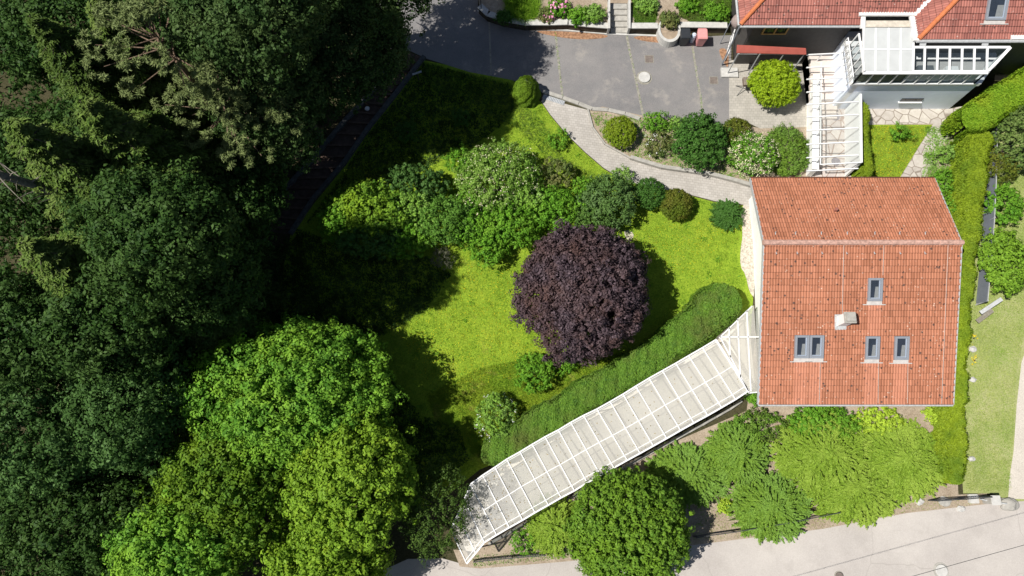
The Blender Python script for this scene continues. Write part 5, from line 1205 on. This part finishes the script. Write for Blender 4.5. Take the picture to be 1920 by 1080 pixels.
# ---- hedges
hedge('broad clipped green hedge running beside the glass roofed walkway', [(1382, 545), (1345, 575), (1300, 612), (1250, 652), (1190, 690), (1130, 722), (1070, 758), (1010, 796), (950, 834), (905, 862)], [2.4, 2.7, 2.3, 2.0, 1.9, 1.9, 1.9, 1.9, 1.8, 1.6], 1.5, L_HEDGE, dens=640, leaf=.075, rough=.08)
hedge('tall yellow green thuja hedge along the right side of the orange roofed house', [(1846, 242), (1834, 300), (1826, 380), (1817, 460), (1808, 560), (1801, 660), (1797, 760), (1797, 840), (1799, 905)], [1.4, 1.5, 1.4, 1.25, 1.15, 1.1, 1.1, 1.15, 1.15], 1.7, L_THUJA, dens=620, leaf=.14, rough=.09, frond=True, asp=.35, name='thuja_hedge')
hedge('bright green hedge at the upper right below the black shaded wall', [(1815, 232), (1850, 205), (1890, 180), (1935, 152), (1980, 120)], 2.1, 2.2, L_THUJG, dens=560, leaf=.12, rough=.07, frond=True, asp=.4, name='thuja_hedge')
hedge('narrow clipped thuja column row beside the white passage', [(1621, 192), (1622, 240), (1626, 290), (1631, 328)], .62, 1.5, L_THUJA, dens=800, leaf=.10, rough=.06, frond=True, asp=.4, name='thuja_hedge')
# ---- big trees
tree('purple_plum', 'large round dark purple leaved tree on the lawn', 'tree', 1093, 543, 2.9, 112, 109, 2.5, L_PURPLE, 2800, 40, .25, .13, amp=.3, low=-.35, relief=.8)
BG = 'leafy trees of the wood'
L_MB = leafmat('leaf_maple_b', (.055, .13, .015), (.12, .22, .02), (.14, .23, .016))
tree('maple_tree', 'huge bright green maple in the lower left, topmost of the sunlit crowns', 'tree', 550, 728, 3.6, 168, 130, 3.2, L_MAPLE, 2500, 40, .33, .16, BG, amp=.25)
tree('maple_tree', 'yellow green tree overlapping the lower right of the huge maple', 'tree', 660, 905, 4.8, 104, 112, 3.0, L_YEL, 1350, 40, .30, .16, BG, amp=.32)
tree('maple_tree', 'green tree at the lower left of the huge maple', 'tree', 425, 900, 3.4, 108, 115, 3.0, L_MB, 1500, 36, .31, .16, BG, amp=.35)
tree('maple_tree', 'yellow green tree at the bottom edge left of the road', 'tree', 615, 1058, 3.0, 92, 62, 2.6, L_YEL, 1200, 34, .30, .16, BG, amp=.32)
tree('maple_tree', 'green tree at the bottom edge, lower left corner side', 'tree', 345, 1040, 3.6, 110, 75, 2.8, L_MAPLE, 1200, 34, .31, .16, BG, amp=.38)
tree('loose_tree', 'sparse branched tree leaning over the low end of the walkway', 'tree', 812, 950, 3.4, 62, 78, 1.4, leafmat('leaf_sparse', (.035, .075, .012), (.08, .13, .025), None), 520, 22, .2, .10, BG, amp=.45)
tree('ash_tree', 'bluish green leafy tree at the left edge below the spruces', 'tree', 75, 790, 5.6, 135, 125, 3.2, L_BLUE, 1500, 32, .33, .15, BG, amp=.38)
tree('ash_tree', 'bluish green leafy tree right of the left edge one', 'tree', 240, 760, 5.0, 105, 110, 3.0, L_BLUE, 1200, 30, .33, .15, BG, amp=.42)
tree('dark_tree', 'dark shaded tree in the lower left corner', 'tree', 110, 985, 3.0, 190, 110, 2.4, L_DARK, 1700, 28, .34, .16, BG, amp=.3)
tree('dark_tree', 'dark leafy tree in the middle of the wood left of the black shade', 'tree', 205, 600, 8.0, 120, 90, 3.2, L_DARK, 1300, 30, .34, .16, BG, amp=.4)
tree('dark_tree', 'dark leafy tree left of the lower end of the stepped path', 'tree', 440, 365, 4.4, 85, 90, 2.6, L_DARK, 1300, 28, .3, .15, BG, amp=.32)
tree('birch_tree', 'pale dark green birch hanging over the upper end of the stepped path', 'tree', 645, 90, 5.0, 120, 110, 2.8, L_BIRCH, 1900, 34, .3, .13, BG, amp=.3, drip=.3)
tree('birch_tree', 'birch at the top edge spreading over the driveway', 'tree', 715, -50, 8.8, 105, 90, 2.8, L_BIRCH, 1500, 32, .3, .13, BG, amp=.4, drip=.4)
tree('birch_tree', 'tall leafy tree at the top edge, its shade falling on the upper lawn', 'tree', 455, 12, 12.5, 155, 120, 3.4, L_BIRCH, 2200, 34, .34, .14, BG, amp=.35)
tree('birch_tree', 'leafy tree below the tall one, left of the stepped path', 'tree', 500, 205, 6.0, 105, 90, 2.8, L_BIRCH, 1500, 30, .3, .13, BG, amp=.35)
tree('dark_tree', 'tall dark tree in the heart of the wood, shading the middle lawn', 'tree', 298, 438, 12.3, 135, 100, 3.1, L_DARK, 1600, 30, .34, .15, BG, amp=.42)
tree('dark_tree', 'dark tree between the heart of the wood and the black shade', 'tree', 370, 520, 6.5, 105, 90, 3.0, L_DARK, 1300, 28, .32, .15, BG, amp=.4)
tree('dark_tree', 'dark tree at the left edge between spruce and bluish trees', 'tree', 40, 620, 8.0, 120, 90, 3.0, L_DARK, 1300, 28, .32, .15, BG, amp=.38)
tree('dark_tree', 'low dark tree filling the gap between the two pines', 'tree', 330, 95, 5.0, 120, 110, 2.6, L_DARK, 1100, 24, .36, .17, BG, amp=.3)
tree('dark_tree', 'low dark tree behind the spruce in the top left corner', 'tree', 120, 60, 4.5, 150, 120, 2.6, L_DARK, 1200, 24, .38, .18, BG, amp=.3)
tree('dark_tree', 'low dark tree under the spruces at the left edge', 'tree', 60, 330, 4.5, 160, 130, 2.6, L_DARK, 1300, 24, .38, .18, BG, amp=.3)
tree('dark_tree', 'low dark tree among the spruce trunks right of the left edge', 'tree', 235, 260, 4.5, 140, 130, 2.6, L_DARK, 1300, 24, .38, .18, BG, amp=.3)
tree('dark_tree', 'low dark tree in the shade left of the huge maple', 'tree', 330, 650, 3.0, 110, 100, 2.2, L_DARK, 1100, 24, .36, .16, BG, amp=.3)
ND = leafmat('needle_dark', (.025, .055, .010), (.065, .11, .018), (.09, .14, .025), trans=.12)
spruce('tall spruce in the upper left with pale drooping boughs', 150, 190, 14.5, 4.0, L_SPRUCE)
spruce('tall spruce at the left edge, second from the top', 15, 230, 15.0, 4.2, L_SPRUCE)
spruce('bright tipped spruce at the left edge halfway down', 40, 455, 13.5, 4.4, L_SPRUCE)
spruce('dark spruce between the left edge and the dark leafy trees', 150, 350, 14.0, 3.9, ND)
spruce('slender spruce right of the bright tipped one', 195, 480, 12.0, 3.8, L_SPRUCE)
spruce('spruce in the top left corner', 55, 30, 13.5, 3.5, ND)
spruce('dark spruce between the two pines', 270, 215, 10.5, 3.2, ND)
spruce('spruce with pale tips at the top edge left of the pines', 170, 10, 12.5, 3.6, L_SPRUCE)
pine('pale grey green pine at the top edge left of the centre of the wood', 255, 20, 14.5, 2.9, 30)
pine('pale grey green pine with broad clusters in the upper wood', 385, 155, 10.5, 3.3, 40)
t = thing('bare_trunk', G(300, 440), 'pale bare leaning trunk with twigs at the left edge above the spruces', 'dead tree')
pts = [G(300, 440), P(215, 402, 7.5), P(100, 357, 10.5), P(-20, 322, 13)]
MB().tube(pts, [.30, .25, .2, .14], 10).build('trunk', plain('bark_grey', (.17, .16, .15), .9, .4, 8, .1, .5), t)
for k in range(26):
    f_ = random.uniform(.35, 1.0)*2.99; i = int(f_); s = pts[i].lerp(pts[i+1], f_-i); d_ = Vector((random.uniform(-1, 1), random.uniform(-1, 1), random.uniform(.1, .9))).normalized()*random.uniform(.8, 2.2)
    MB().tube([s, s+d_*.5+Vector((0, 0, .1)), s+d_], [.035, .02, .006], 5, False).build('twig', WOODG, t)
